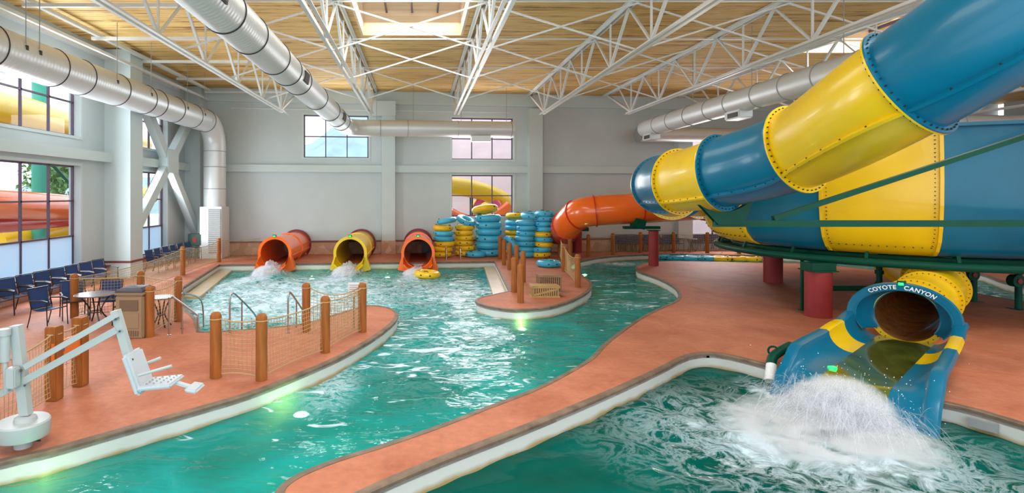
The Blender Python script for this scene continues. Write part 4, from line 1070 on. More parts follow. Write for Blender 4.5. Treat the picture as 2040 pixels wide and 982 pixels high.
def make_cloud():
    m, nt, N, L, b = newmat('spray_cloud'); N.remove(b); out = N['Material Output']
    tc = N.new('ShaderNodeTexCoord'); ln = N.new('ShaderNodeVectorMath'); ln.operation = 'LENGTH'; L.new(tc.outputs['Object'], ln.inputs[0])
    fo = N.new('ShaderNodeMapRange'); fo.inputs[1].default_value = .25; fo.inputs[2].default_value = 1.0; fo.inputs[3].default_value = 1; fo.inputs[4].default_value = 0; L.new(ln.outputs['Value'], fo.inputs[0])
    nz = N.new('ShaderNodeTexNoise'); nz.inputs['Scale'].default_value = 2.6; nz.inputs['Detail'].default_value = 6; nz.inputs['Distortion'].default_value = 1.2; L.new(tc.outputs['Object'], nz.inputs['Vector'])
    nr = N.new('ShaderNodeMapRange'); nr.inputs[1].default_value = .40; nr.inputs[2].default_value = .62; L.new(nz.outputs[0], nr.inputs[0])
    a_ = N.new('ShaderNodeMath'); a_.operation = 'MULTIPLY'; L.new(fo.outputs[0], a_.inputs[0]); L.new(nr.outputs[0], a_.inputs[1])
    b_ = N.new('ShaderNodeMath'); b_.operation = 'MULTIPLY'; b_.inputs[1].default_value = 22; L.new(a_.outputs[0], b_.inputs[0])
    pv = N.new('ShaderNodeVolumePrincipled'); pv.inputs['Color'].default_value = (.97, .98, 1, 1); pv.inputs['Anisotropy'].default_value = 0; L.new(b_.outputs[0], pv.inputs['Density'])
    L.new(pv.outputs[0], out.inputs['Volume']); return m
M['cloud'] = make_cloud()
def cloud(c, sx, sy, sz, rz, label):
    q = MB(); q.torus((0, 0, 0), 0, 1, n=2, m=3) if False else None
    n, m_ = 24, 12; rows = [[V((math.cos(2*PI*i/n)*math.sin(PI*j/m_), math.sin(2*PI*i/n)*math.sin(PI*j/m_), math.cos(PI*j/m_))) for i in range(n)] for j in range(1, m_)]
    q.grid(rows, close_u=True); k = len(q.v); q.v += [V((0, 0, 1)), V((0, 0, -1))]
    for i in range(n): q.f.append((k, (i+1) % n, i)); q.f.append((k+1, (m_-2)*n+i, (m_-2)*n+(i+1) % n))
    o = q.build('spray_cloud', M['cloud'], angle=180, recalc=True); o.location = c; o.scale = (sx, sy, sz); o.rotation_euler.z = rz
    tag(o, label, 'splash', kind='stuff')
cloud(EL(5.15, .02, -.22), .95, .75, .62, math.atan2(ED.y, ED.x), 'soft white cloud of spray at the foot of the slide exit')
cloud(EL(5.9, .0, -.30), 1.5, 1.5, .28, math.atan2(ED.y, ED.x), 'low white mist spreading over the plunge pool before the slide exit')
for i, sx in enumerate(slides_x):
    cloud(V((sx-.15, 24.2, -.28)), .55, 1.1, (.40, .38, .26)[i], 0, ('low white mist below the left orange slide mouth', 'low white mist below the yellow slide mouth', 'low white mist below the right orange slide mouth')[i])
q = MB(); rnd = random.Random(3)
for i in range(500):
    t_ = rnd.gauss(4.8, .65); u_ = rnd.gauss(0, .5); z_ = -.25+abs(rnd.gauss(0, .38))*math.exp(-((t_-4.6)/1.0)**2)*1.0
    c_ = EL(t_, u_, z_); r_ = rnd.uniform(.003, .011)
    q.add([c_+Vector(d)*r_ for d in ((1, 0, 0), (-1, 0, 0), (0, 1, 0), (0, -1, 0), (0, 0, 1), (0, 0, -1))], [(0, 2, 4), (2, 1, 4), (1, 3, 4), (3, 0, 4), (2, 0, 5), (1, 2, 5), (3, 1, 5), (0, 3, 5)])
tag(q.build('spray_droplets', M['white']), 'fine white droplets thrown up around the slide exit splash', 'splash', kind='stuff')
for i, sx in enumerate(slides_x[:3]):
    hs = (.42, .40, .22)[i]
    mound('splash_spray', lambda u, v, sx=sx: Vector((sx-.16*(v+1.4)*1.0*(1)+u, 24.3-(v+.2), 0)), (lambda hs: lambda u, v: hs*math.exp(-(u/.55)**2-((v+.55)/.45)**2)+.12*math.exp(-(u/.6)**2-(v/.8)**2)-.03)(hs), .8, 1.9, 40,
          ('white water gushing from the left orange slide mouth', 'white water gushing from the yellow slide mouth', 'white water gushing from the right orange slide mouth')[i], layers=2, seed=i*3)

# ---------------------------------------------------------------- posts and nets
post_mb = None
def post_mesh(h):
    q = MB(); q.lathe([(0, 0), (.098, 0), (.098, h-.07), (.092, h-.05), (.07, h-.015), (.03, h), (0, h+.004)], n=14); return q
PM = {}
def add_post(root, b, h=1.15, square=False, kids=True):
    key = (round(h, 2), square)
    if key not in PM:
        if square:
            q = MB(); q.box((0, 0, h/2), (.19, .19, h), bev=.015)
        else: q = post_mesh(h)
        me = q.build('post', M['post'], None, angle=40); PM[key] = me.data; bpy.data.objects.remove(me)
    o = bpy.data.objects.new('post', PM[key]); C.objects.link(o); o.parent = root; o.location = b-root.location; o.rotation_euler.z = random.uniform(-.1, .1)
    if kids:
        q = MB(); L0 = b; q.torus(b+Vector((0, 0, h-.12)), .102, .010, n=16, m=5); q.build('rope_wrap', M['net'], root)
    return o
def add_net(root, a, b, sag=.08, top=1.02, bot=.07, cell=.075, r=.0038, m=None, topa=None, topb=None):
    m = m or M['net']; d = (b-a); L_ = d.length; d.normalize(); a = a+d*.1; b = b-d*.1; L_ -= .2
    topa = topa or top; topb = topb or top
    nx = max(4, int(L_/cell)); nz = max(5, int((top-bot)/cell)); side = Vector((-d.y, d.x, 0))
    def pt(s, v):
        zt = topa+(topb-topa)*s-sag*4*s*(1-s); zb = bot+.03*math.sin(s*PI)
        bow = .035*math.sin(s*PI*2+1)*math.sin(v*PI)
        return a+d*(L_*s)+Vector((0, 0, zb+(zt-zb)*v))+side*bow
    q = MB()
    for i in range(nx+1):
        s = i/nx; q.sweep([pt(s, k/4) for k in range(5)], r, n=3, caps=False)
    for k in range(nz+1):
        v = k/nz; q.sweep([pt(i/8, v) for i in range(9)], r, n=3, caps=False)
    q.build('net', m, root)
    q = MB(); q.sweep([pt(i/12, 1) for i in range(13)], .013, n=6); q.build('rope', m, root)
    q = MB(); q.sweep([pt(i/12, 0) for i in range(13)], .009, n=6); q.build('rope', m, root)
def fence(label, posts, nets, h=1.15, cell=.075, r=.0038, sags=None, square=False, m=None, kids=True):
    ps = [G(*p) for p in posts]; c = sum(ps, Vector())/len(ps)
    t = empty('net_fence', c, label, 'fence', 'timber post and net fences')
    for p in ps: add_post(t, p, h, square, kids)
    for i, n_ in enumerate(nets):
        a, b = n_[0], n_[1]; pa = ps[a] if isinstance(a, int) else G(*a); pb = ps[b] if isinstance(b, int) else G(*b)
        add_net(t, pa, pb, sag=n_[2] if len(n_) > 2 else .06, cell=cell, r=r, m=m)
    return t
fence('timber post and rope net fence on the peninsula in the centre foreground', [(430, 752), (521, 757), (648, 702), (722, 661), (610, 661)], [(0, 1, .03), (1, 2, .04), (2, 3, .05), (3, 4, .16)], r=.0052)
t = fence('timber and net fence behind the pool lift at the left edge', [(108, 796), (160, 768), (-60, 905)], [(2, 0, .08), (0, 1, .02)], square=True, r=.0052)
# orange board on that fence
a = G(112, 796); b_ = G(172, 764)
bd = empty('notice_board', (a+b_)/2, 'orange notice board with a blue emblem between two posts behind the pool lift', 'sign')
q = MB(); A_ = a+Vector((.02, -.12, .72)); B_ = b_+Vector((0, -.12, .72)); q.bar(A_, B_, .04, .36); q.build('board', M['signorange'], bd, smooth=False)
md = A_.lerp(B_, .22); nrm = (B_-A_).cross(Vector((0, 0, 1))).normalized()
q = MB(); q.cyl(md+nrm*.02+Vector((0, 0, .05)), md+nrm*.03+Vector((0, 0, .05)), .085, n=24); q.build('emblem', M['signblue'], bd)
q = MB(); q.cyl(md+nrm*.031+Vector((0, 0, .05)), md+nrm*.034+Vector((0, 0, .05)), .045, n=20); q.build('emblem_ring', M['white'], bd)
fence('timber and net fence round the steps beside the tan bin', [(298, 671), (355, 640), (280, 625), (148, 633)], [(0, 1, .06), (3, 2, .03), (2, 1, .03)])
fence('long sagging net fence along the left wall to the back corner', [(364, 548), (436, 522)], [((150, 632), 0, .12), (0, 1, .12), (1, (522, 515), .05)], cell=.085, r=.0055, m=M['netdark'])
fence('row of closely set timber posts along the left side of the island', [(996, 516), (1004, 527), (1015, 537), (1024, 582), (1029, 543), (1037, 603), (1042, 562)], [], kids=False)
fence('timber and net fence on the right side of the island by the channel', [(1115, 512), (1124, 541), (1135, 520), (1151, 572)], [(0, 1, .05), (0, 2, .05), (1, 3, .16)], cell=.11, r=.0045)
fence('timber and net fence along the far bank in front of the blue chairs', [(1172, 511), (1221, 507), (1276, 503.5), (1342, 503), (1409, 503.5), (1472, 505)], [(0, 1), (1, 2), (2, 3), (3, 4), (4, 5)], cell=.09, r=.007, m=M['netdark'])

# ---------------------------------------------------------------- rails
def rail(name, pts, r, label, cat, extra=(), root=None):
    t = root or empty(name, pts[0], label, cat, 'steel hand rails')
    q = MB(); q.sweep(catmull(pts, 5), r, n=10); q.build('rail', M['rail'], t)
    for a, b in extra:
        q = MB(); q.cyl(a, b, r*.9, n=10); q.build('support', M['rail'], t)
    q = MB(); q.cyl(pts[0]-Vector((0, 0, 0)), pts[0]+Vector((0, 0, .015)), r*2, n=14); q.build('base_flange', M['rail'], t)
    return t
V = Vector
a = G(458, 665); rail('hand_rail', [a, a+V((0, 0, .8)), a+V((.02, .06, .9)), a+V((.05, .25, .86)), a+V((.22, 1.2, .18)), a+V((.23, 1.3, -.1)), a+V((.23, 1.3, -.6))], .021, 'steel hand rail bending down into the pool, left one of the pair on the peninsula', 'hand rail', [(a+V((.1, .55, -.4)), a+V((.1, .55, .63)))])
a = G(574, 664); rail('hand_rail', [a, a+V((0, 0, .8)), a+V((.02, .06, .9)), a+V((.03, .25, .86)), a+V((.14, 1.2, .18)), a+V((.15, 1.3, -.1)), a+V((.15, 1.3, -.6))], .021, 'steel hand rail bending down into the pool, right one of the pair on the peninsula', 'hand rail', [(a+V((.07, .55, -.4)), a+V((.07, .55, .63)))])
a = G(337, 668); e = G(394, 662)
d = e-a
rail('hand_rail', [a, a+V((0, 0, .78)), a+V((.03, 0, .86)), a+d*.18+V((0, 0, .84)), a+d*.95+V((0, 0, .42)), a+d+V((0, 0, .34)), a+d+V((0, 0, -.3))], .021, 'steel hand rail beside the tan bin leading down the pool steps', 'hand rail', [(a+d*.45, a+d*.45+V((0, .0, .70)))])
a = G(363, 655); rail('hand_rail', [a, a+V((0, 0, .75)), a+V((.03, .1, .82)), a+V((.1, .9, .5)), a+V((.12, 1.0, -.2))], .02, 'steel hand rail behind the first one at the pool steps', 'hand rail')
for i, px in enumerate((889, 917)):
    a = G(px, 517); rail('grab_rail', [a+V((0, .35, 0)), a+V((0, .35, .45)), a+V((0, .28, .6)), a+V((0, .0, .6)), a+V((0, -.1, .5)), a+V((0, -.25, -.25))], .024, ('short steel grab rail of the pool ladder, the one nearer the orange slide', 'short steel grab rail of the pool ladder, the one nearer the lone blue ring')[i], 'grab rail')
t = MB()

# ---------------------------------------------------------------- inner tubes
def ring_proto(m, name):
    t = empty('inner_tube', (0, 0, 0))
    q = MB(); q.torus((0, 0, .145), .385, .15, n=44, m=16, sq=.95); q.v = [v*(1+.006*math.cos(11*math.atan2(v.y, v.x))) for v in q.v]
    body = q.build('tube_body', m, t)
    for s in (0, 1):
        a = s*PI+.5
        q = MB(); u = V((math.cos(a), math.sin(a), 0)); w = V((-u.y, u.x, 0)); c = u*.40+V((0, 0, .29))
        q.sweep([c-w*.09-V((0, 0, .02)), c-w*.06+V((0, 0, .03)), c+w*.06+V((0, 0, .03)), c+w*.09-V((0, 0, .02))], .016, n=8)
        q.build('handle', M['handle'], t)
        for k in (-.35, .35):
            a2 = a+k; u2 = V((math.cos(a2), math.sin(a2), 0)); q = MB(); q.box(u2*.525+V((0, 0, .16)), (.03, .07, .05), Matrix.Rotation(a2, 3, 'Z')); q.build('strap_patch', M['handle'], t)
    q = MB(); q.cyl((.0, -.30, .26), (0, -.285, .285), .018, n=8); q.build('valve', M['handle'], t)
    return t
RP = {'blue': ring_proto(M['tubeblue'], 'b'), 'yellow': ring_proto(M['tubeyellow'], 'y')}
used = {'blue': False, 'yellow': False}
def ring(c, loc, rz, label, group, tilt=(0, 0), sc_=1.0):
    o = RP[c] if not used[c] else copy_tree(RP[c]); used[c] = True
    o.location = loc; o.rotation_euler = (tilt[0], tilt[1], rz); o.scale = (sc_,)*3
    tag(o, label, 'inner tube', group); return o
ords = ['bottom', 'second from the bottom', 'third from the bottom', 'fourth from the bottom', 'fifth from the bottom', 'sixth from the bottom', 'seventh from the bottom', 'eighth from the bottom', 'ninth from the bottom']
def stack(px, pyb, cols, desc, sc_=1.0, tops=None, jx=None):
    b = G(px, pyb); hgt = .275*sc_
    n = len(cols)
    for i, c in enumerate(cols):
        col = {'b': 'blue', 'y': 'yellow'}[c]
        tl = (random.uniform(-.03, .03), random.uniform(-.03, .03)); dx = random.uniform(-.05, .05); dz = 0
        if jx: dx += jx[i]
        if i == n-1 and tops: tl = tops; dz = .10
        lb = 'top' if i == n-1 else ords[i]
        ring(col, b+V((dx, random.uniform(-.04, .04), i*hgt+dz)), random.uniform(0, 6), '%s inner tube, %s in the %s' % (col, lb.replace(' from the bottom', ' from bottom'), desc), 'stacked inner tubes at the back', tl, sc_)
stack(881, 511.5, 'yyybbyb', 'stack nearest the right orange slide mouth', .98, (0, .18), [0, .05, .1, .05, .05, .0, .25])
stack(925, 509, 'yyyyyyb', 'mostly yellow stack', .98, (.45, -.1))
stack(973, 509, 'bbbbbbby'[1:], 'wide blue stack topped in yellow', 1.30, (0, -.22), [0, 0, 0, 0, 0, 0, -.15])
stack(1025, 506, 'byybyybby'[1:], 'half hidden stack under the window', .95, (0, -.1))
stack(1046, 511.5, 'bbbbbbbb', 'all blue stack behind the island posts', .98, (.1, -.1), [0, .0, -.03, .0, .03, .05, .05, .25])
stack(1082, 512, 'ybybybbbb', 'striped stack nearest the orange tube', .95, None, [-.15, -.1, -.03, 0, .03, .05, .08, .12, .12])
ring('blue', G(947, 512), .4, 'blue inner tube lying alone on the deck in front of the stacks', 'loose inner tubes')
ring('blue', G(1093, 531), 1.2, 'blue inner tube lying on the island deck beside the net fence', 'loose inner tubes')
o = ring('yellow', G(851, 553, -.33), .9, 'yellow inner tube floating below the right orange slide', 'loose inner tubes', (.06, .02))
o.scale = (1.05,)*3
o = ring('blue', V((4.55, 28.3, .06)), .3, 'deep blue inner tube leaning upright between the stacks', 'loose inner tubes', (0, 1.2)); o.location.z = .55
rv = [(1318, 514), (1340, 511.5), (1347, 516.5), (1367, 513), (1378, 518), (1397, 513.5), (1405, 518)]
rvd = ['right behind the slim red pillar', 'second along from the pillar', 'third along from the pillar', 'in the middle of the blue ones', 'in front of the middle blue ones', 'next to the yellow ones', 'in front next to the yellow ones']
for i, (x, y) in enumerate(rv): ring('blue', G(x, y+2, -.32), random.uniform(0, 6), 'blue inner tube floating in the river %s' % rvd[i], 'inner tubes floating in the river')
rv = [(1424, 514.5), (1434, 519), (1452, 514), (1466, 518.5), (1481, 514.5), (1496, 519)]
rvd = ['nearest the blue ones', 'in front beside the blue ones', 'third from the blue ones', 'fourth from the blue ones', 'fifth from the blue ones', 'farthest from the blue ones']
for i, (x, y) in enumerate(rv): ring('yellow', G(x, y+2, -.32), random.uniform(0, 6), 'yellow inner tube floating in the river, %s' % rvd[i], 'inner tubes floating in the river')

# ---------------------------------------------------------------- chairs and tables
def chair_proto():
    t = empty('sling_chair', (0, 0, 0))
    q = MB(); w = .25
    rows = [[V((x, -.24+.46*k/8, .44-.025*math.sin(PI*k/8)-.02*k/8)) for x in (-w, w)] for k in range(9)]
    q.grid(rows); q.grid([[p-V((0, 0, .012)) for p in r] for r in rows[::-1]]); q.build('seat', M['sling'], t)
    rows = [[V((x, .23+.10*k/8+.02*math.sin(PI*k/8), .45+.45*k/8)) for x in (-w, w)] for k in range(9)]
    q = MB(); q.grid(rows); q.grid([[p+V((0, .012, 0)) for p in r] for r in rows[::-1]]); q.build('backrest', M['sling'], t)
    for s in (-1, 1):
        x = s*.28
        q = MB(); q.sweep([V((x, -.27, 0)), V((x, -.25, .3)), V((x, -.24, .64))], .014, n=6); q.build('leg', M['chairframe'], t)
        q = MB(); q.sweep([V((x, .34, 0)), V((x, .26, .25)), V((x, .22, .45)), V((x, .34, .92))], .014, n=6); q.build('leg', M['chairframe'], t)
        q = MB(); q.sweep([V((x, -.27, .63)), V((x, -.1, .66)), V((x, .27, .64))], .02, n=6); q.build('armrest', M['chairframe'], t)
    for y_, z_ in ((.34, .92), (-.24, .44), (.22, .44)):
        q = MB(); q.sweep([V((-.28, y_, z_)), V((.28, y_, z_))], .014, n=6); q.build('frame_rail', M['chairframe'], t)
    return t
CP = chair_proto(); cfirst = [True]
def chair(loc, rz, label, group):
    o = CP if cfirst[0] else copy_tree(CP); cfirst[0] = False
    o.location = loc; o.rotation_euler.z = rz; tag(o, label, 'chair', group); return o
nord = ['first', 'second', 'third', 'fourth', 'fifth', 'sixth', 'seventh', 'eighth', 'ninth', 'tenth']
for i in range(8):
    y = 14.35+i*.72
    chair(V((-11.0, y, 0)), PI/2+random.uniform(-.15, .15)-.2, 'navy sling chair under the big left window, %s from the front' % nord[i], 'navy chairs along the left wall')
for i in range(6):
    y = 22.9+i*.75
    chair(V((-11.0+.1, y, 0)), PI/2+random.uniform(-.1, .1)-.1, 'navy sling chair under the narrow window, %s past the column' % nord[i], 'navy chairs along the left wall')
def table(c, r, h, label, m_top):
    t = empty('round_table', c, label, 'table')
    q = MB(); q.lathe([(0, h-.03), (r, h-.03), (r+.01, h-.015), (r, h), (0, h)], c, n=40); q.build('tabletop', m_top, t)
    for i in range(4):
        a = PI/4+i*PI/2; u = V((math.cos(a), math.sin(a), 0))
        q = MB(); q.sweep(catmull([c+u*r*.75+V((0, 0, h-.03)), c+u*r*.35+V((0, 0, h*.6)), c+u*r*.3+V((0, 0, h*.35)), c+u*r*.75], 5), .018, n=8); q.build('leg', M['chairframe'], t)
    q = MB(); q.torus(c+V((0, 0, h*.4)), r*.3, .012, n=24, m=6); q.build('brace_ring', M['chairframe'], t)
M['tabletop'] = mat('smoked_tabletop', (.16, .13, .13), .25, var=.2, scale=8)
T1 = V((-8.05, 13.75, 0)); table(T1, .47, .74, 'round dark patio table with navy chairs on the left deck', M['tabletop'])
chair(T1+V((-1.0, -.25, 0)), PI/2-.25, 'navy sling chair at the round table, the one on its left side', 'chairs around the patio table')
chair(T1+V((-.15, .72, 0)), .1, 'navy sling chair behind the round table facing the camera', 'chairs around the patio table')
chair(T1+V((.72, .1, 0)), -PI/2+.3, 'navy sling chair between the round table and the tan bin', 'chairs around the patio table')
chair(T1+V((-.95, .65, 0)), PI/2-.9, 'navy sling chair behind the left seat of the round table', 'chairs around the patio table')
T2 = G(326, 652); table(T2+V((-.1, .1, 0)), .30, .72, 'small dark table behind the net by the pool steps', M['tabletop'])
fx = [1222, 1236, 1250, 1262, 1284, 1300, 1322, 1336, 1378, 1392, 1406, 1420, 1436]
for i, px in enumerate(fx):
    x = pxw(px); p = BW(x, .62, 0); chair(p, ang+random.uniform(-.08, .08), 'navy sling chair behind the far bank fence, %s from the left' % (nord+['eleventh', 'twelfth', 'thirteenth'])[i], 'navy chairs along the back wall')
x = pxw(1358); T3 = BW(x, .95, 0); table(T3, .3, .72, 'small dark side table against the back wall column behind the fence', M['tabletop'])

# bin
c = G(261, 673); c.z = 0
t = empty('trash_bin', c, 'tan square waste bin with a dark domed lid beside the net post', 'bin')
q = MB(); q.box(c+V((0, .2, .48)), (.62, .58, .96), bev=.03); q.build('body', M['bin'], t)
q = MB()
q.box(c+V((0, .2, 1.0)), (.66, .62, .07), bev=.02); q.build('collar', M['bin'], t)
q = MB(); q.lathe([(.44, 1.03), (.42, 1.07), (.30, 1.12), (0, 1.14)], V((0, 0, 0)), n=4); rm = Matrix.Rotation(PI/4, 3, 'Z'); q.v = [rm @ v+V((c.x, c.y+.2, 0)) for v in q.v]; q.build('lid', M['lid'], t, angle=20)
q = MB(); q.box(c+V((0, -.095, .74)), (.42, .02, .24), bev=.008); q.build('flap', M['bindark'], t)
q = MB(); q.box(c+V((0, -.095, .40)), (.44, .015, .34), bev=.006); q.build('door', M['bin'], t)
q = MB()
for i in range(9): q.box(c+V((-.2+i*.05, -.092, .12)), (.02, .02, .12))
q.build('base_slats', M['bindark'], t, smooth=False)

# crates
def crate(c, w, d, h, m, label, diag):
    t = empty('slatted_crate', c, label, 'crate', 'wooden crates on the island')
    n = int(w/.065)
    for s in (-1, 1):
        q = MB()
        for i in range(n): q.box(c+V((-w/2+w*(i+.5)/n, s*d/2, h/2)), (.042, .015, h-.04))
        if diag: q.bar(c+V((-w/2+.05, s*(d/2+.015), .08)), c+V((w/2-.05, s*(d/2+.015), h-.08)), .02, .06)
        q.build('slat_panel', m, t, smooth=False)
        q = MB(); nn = int(d/.065)
        for i in range(nn): q.box(c+V((s*w/2, -d/2+d*(i+.5)/nn, h/2)), (.015, .042, h-.04))
        q.build('slat_panel', m, t, smooth=False)
    q = MB()
    for z in (.025, h-.025):
        for s in (-1, 1): q.box(c+V((0, s*(d/2+.008), z)), (w+.04, .03, .05)); q.box(c+V((s*(w/2+.008), 0, z)), (.03, d+.04, .05))
    q.build('frame', m, t, smooth=False)
    q = MB(); q.box(c+V((0, 0, h+.01)), (w+.05, d+.05, .025)); q.build('lid', m, t, smooth=False)
    q = MB(); q.box(c+V((0, 0, h/2)), (w-.04, d-.04, h-.03)); q.build('liner', M['liner'], t, smooth=False)  # dark box added as painted shade behind the slat gaps
crate(G(1088, 593)+V((-.0, .25, 0)), .82, .45, .34, M['crate'], 'low pale slatted crate with a diagonal batten on the island', True)
crate(G(1098, 586)+V((.02, .42, 0)), .74, .42, .56, M['crate2'], 'taller brown slatted crate standing behind the low pale one', False)

# small white sign on peninsula
b = G(705, 655); t = empty('rules_sign', b, 'small white notice on a thin post behind the peninsula fence', 'sign')
q = MB(); q.cyl(b, b+V((0, 0, 1.0)), .02, n=8); q.build('post', M['rail'], t)
q = MB(); q.box(b+V((0, -.03, .95)), (.27, .015, .32), bev=.004); q.build('panel', M['white'], t)
q = MB()
for i in range(5): q.box(b+V((0, -.04, 1.05-i*.05)), (.2, .004, .012))
q.build('text_lines', M['grille'], t, smooth=False)
# green box by the left corner
b = V((-11.2, 28.0, 0)); t = empty('equipment_box', b, 'dark green box against the wall in the far left corner', 'box')
q = MB(); q.box(b+V((0, -.2, .95)), (.7, .5, .6), bev=.03); q.build('case', M['boxgreen'], t)
q = MB(); q.box(b+V((0, -.2, .33)), (.12, .12, .66)); q.build('stand', M['boxgreen'], t, smooth=False)
q = MB(); q.box(b+V((.0, -.46, .95)), (.2, .02, .25)); q.build('label_plate', M['pillar'], t, smooth=False)

# ---------------------------------------------------------------- pool lift
LB = G(46, 890); Y0 = LB.y
t = empty('pool_lift', LB, 'white pool access lift with a swinging seat on the left deck', 'pool lift')
def L2(px, py, dy=0): return P(px, py, Y0+dy)
q = MB(); q.lathe([(0, .0), (.10, 0), (.10, .16), (0, .16)], LB, n=24); q.build('socket', M['lift'], t)
q = MB(); q.cyl(LB+V((-.18, 0, .08)), LB+V((.22, 0, .08)), .012, n=8); q.build('lock_pin', M['dark'], t)
q = MB(); q.lathe([(0, .14), (.29, .14), (.30, .16), (.30, .32), (.285, .34), (0, .34)], LB+V((0, 0, 0)), n=48); q.build('base_drum', M['lift'], t)
q = MB(); q.lathe([(0, .34), (.13, .34), (.12, .38), (.08, .40), (0, .40)], LB+V((.03, 0, 0)), n=32); q.build('swivel', M['lift'], t)
q = MB(); q.bar(L2(52, 826), L2(32, 648), .12, .10, up=(0, 1, 0)); q.build('mast', M['lift'], t, smooth=False)
for dy in (-.08,):
    q = MB(); q.bar(L2(50, 731, dy), L2(234, 626, dy), .05, .07); q.build('upper_arm', M['lift'], t, smooth=False)
q = MB(); q.bar(L2(-30, 802, -.02), L2(234, 656, -.02), .07, .085); q.build('lower_arm', M['lift'], t, smooth=False)
q = MB(); q.bar(L2(230, 618), L2(268, 748), .10, .085, up=(0, 1, 0)); q.build('seat_post', M['lift'], t, smooth=False)
q = MB(); q.cyl(L2(10, 664, -.1), L2(10, 720, -.1), .055, n=16); q.cyl(L2(10, 720, -.1), L2(13, 780, -.1), .03, n=12); q.cyl(L2(9, 655, -.1), L2(9, 668, -.1), .07, n=16); q.build('actuator', M['lift'], t)
q = MB(); q.box(L2(26, 752, -.12), (.12, .12, .26), bev=.015); q.build('battery_box', M['lift'], t)
for (x, y) in ((42, 738), (49, 768), (230, 636), (238, 660), (264, 716)):
    q = MB(); q.cyl(L2(x, y, -.12), L2(x, y, .08), .014, n=8); q.build('pivot_bolt', M['dark'], t)
q = MB(); q.bar(L2(265, 700, -.02), L2(286, 776, -.02), .42, .09, up=(1, 0, 0)); 
q = MB(); ax = (L2(290, 778)-L2(262, 700)); cc = (L2(290, 778)+L2(262, 700))/2
q.box(cc, (.09, .40, ax.length), Matrix.Rotation(math.atan2(ax.x, ax.z)+PI, 3, 'Y'), bev=.03); q.build('backrest', M['liftseat'], t)
cs = (L2(288, 772)+L2(352, 752))/2; q = MB(); q.box(V((cs.x, Y0-.0, cs.z)), (.44, .42, .05), Matrix.Rotation(-.10, 3, 'Y'), bev=.02); q.build('seat', M['liftseat'], t)
q = MB()
for i in range(4):
    for j in range(4): q.cyl(V((cs.x-.12+i*.09, Y0-.12+j*.08, cs.z+.02+i*.009)), V((cs.x-.12+i*.09, Y0-.12+j*.08, cs.z+.032+i*.009)), .012, n=8)
q.build('drain_holes', M['grille'], t)
q = MB(); q.bar(V((cs.x+.2, Y0, cs.z)), L2(385, 772), .07, .03); q.build('foot_bracket', M['liftseat'], t, smooth=False)
q = MB(); fp = L2(388, 772); q.box(V((fp.x, Y0, fp.z)), (.16, .30, .05), Matrix.Rotation(.15, 3, 'Y'), bev=.022); q.build('footrest', M['liftseat'], t)
for dy, (xa, ya, xb, yb_) in ((-.2, (276, 748, 342, 729)), (.2, (284, 727, 320, 713))):
    q = MB(); q.cyl(L2(xa, ya, dy), L2(xb, yb_, dy), .018, n=10); q.build('armrest', M['lift'], t)

# ---------------------------------------------------------------- pool lamps under water
pool_lamp_label = {}
for i, (px, py, dx, dy, lb) in enumerate(((600, 800, 0, 0, 'round underwater lamp glowing by the peninsula in the centre'), (95, 972, 0, 0, 'underwater lamp glowing at the bottom left corner'), (1040, 640, 0, 0, 'underwater lamp glowing in front of the island tip'),
        (622, 546, 0, 0, 'underwater lamp between the left orange and yellow slides'), (772, 543, 0, 0, 'underwater lamp between the yellow and right orange slides'), (1165, 538, 0, 0, 'underwater lamp in the channel below the far bank fence'), (432, 552, 0, 0, 'underwater lamp in the far left pool corner'))):
    p = G(px, py, -.30); c = V((p.x, p.y, -.52))
    t = empty('pool_lamp', c, lb, 'lamp', 'underwater pool lamps')
    q = MB(); q.cyl(c+V((0, 0, -.06)), c+V((0, 0, 0)), .13, n=24); q.build('housing', M['white'], t)
    q = MB(); q.cyl(c+V((0, 0, .0)), c+V((0, 0, .02)), .10, n=24); q.build('lens', M['poollamp'], t)
    l = bpy.data.lights.new('pool_lamp_light', 'POINT'); l.energy = (34, 16, 22, 30, 30, 26, 26)[i]; l.color = (.95, 1, .45); l.shadow_soft_size = .08
    lo = bpy.data.objects.new('pool_lamp_light', l); C.objects.link(lo); lo.location = c+V((0, 0, .13))

# ---------------------------------------------------------------- outside
q = MB(); q.box((-30, 15, -.5), (35, 90, .2)); q.box((15, 60, -.5), (140, 58, .2)); struct(q.build('ground', M['grass'], smooth=False))
t = empty('outdoor_slide', (-17.5, 16, 0), 'orange outdoor slide tube passing outside the big left window', 'water slide')
q = MB(); q.sweep([(-17, 2, 3.0), (-17.2, 12, 2.95), (-17.2, 22, 2.85), (-17.5, 27, 2.6), (-19, 32, 2.3)], .62, n=30); q.build('tube_section', M['orange'], t)
q = MB(); q.sweep([(-17.6, 2, 2.0), (-17.8, 12, 2.0), (-17.8, 24, 1.95), (-19, 34, 1.9)], .38, n=30); q.build('tube_section', M['red'], t)
t = empty('outdoor_slide', (-20, 20, 0), 'yellow outdoor slide tube seen high through the left windows', 'water slide')
q = MB(); q.sweep([(-17, 8, 7.4), (-17.2, 16, 7.3), (-17.8, 22, 7.0), (-20, 32, 7.2), (-24, 48, 7.6)], .75, n=30); q.build('tube_section', M['yellow'], t)
q = MB(); q.cyl((-17.3, 18, -.5), (-17.3, 18, 6.7), .12, n=10); q.build('support', M['green'], t)
q = MB(); q.sweep([(-20, 26, .9), (-20, 29, 1.1), (-19.5, 33, 1.7), (-18.5, 38, 3.2)], .6, n=30); q.build('tube_section', M['yellow'], t)
t = empty('outdoor_pillar', (-19.2, 28, 0), 'teal green pillar carrying the outdoor slides beyond the left window', 'pillar')
q = MB(); q.cyl((-19.2, 28.0, -.5), (-19.2, 28.0, 9), .38, n=24); q.build('shaft', mat('teal_paint', (.03, .35, .25), .5), t)
q = MB(); q.bar((-19.2, 28, 5.4), (-18.0, 28.4, 3.8), .15, .15); q.build('arm', M['green'], t, smooth=False)
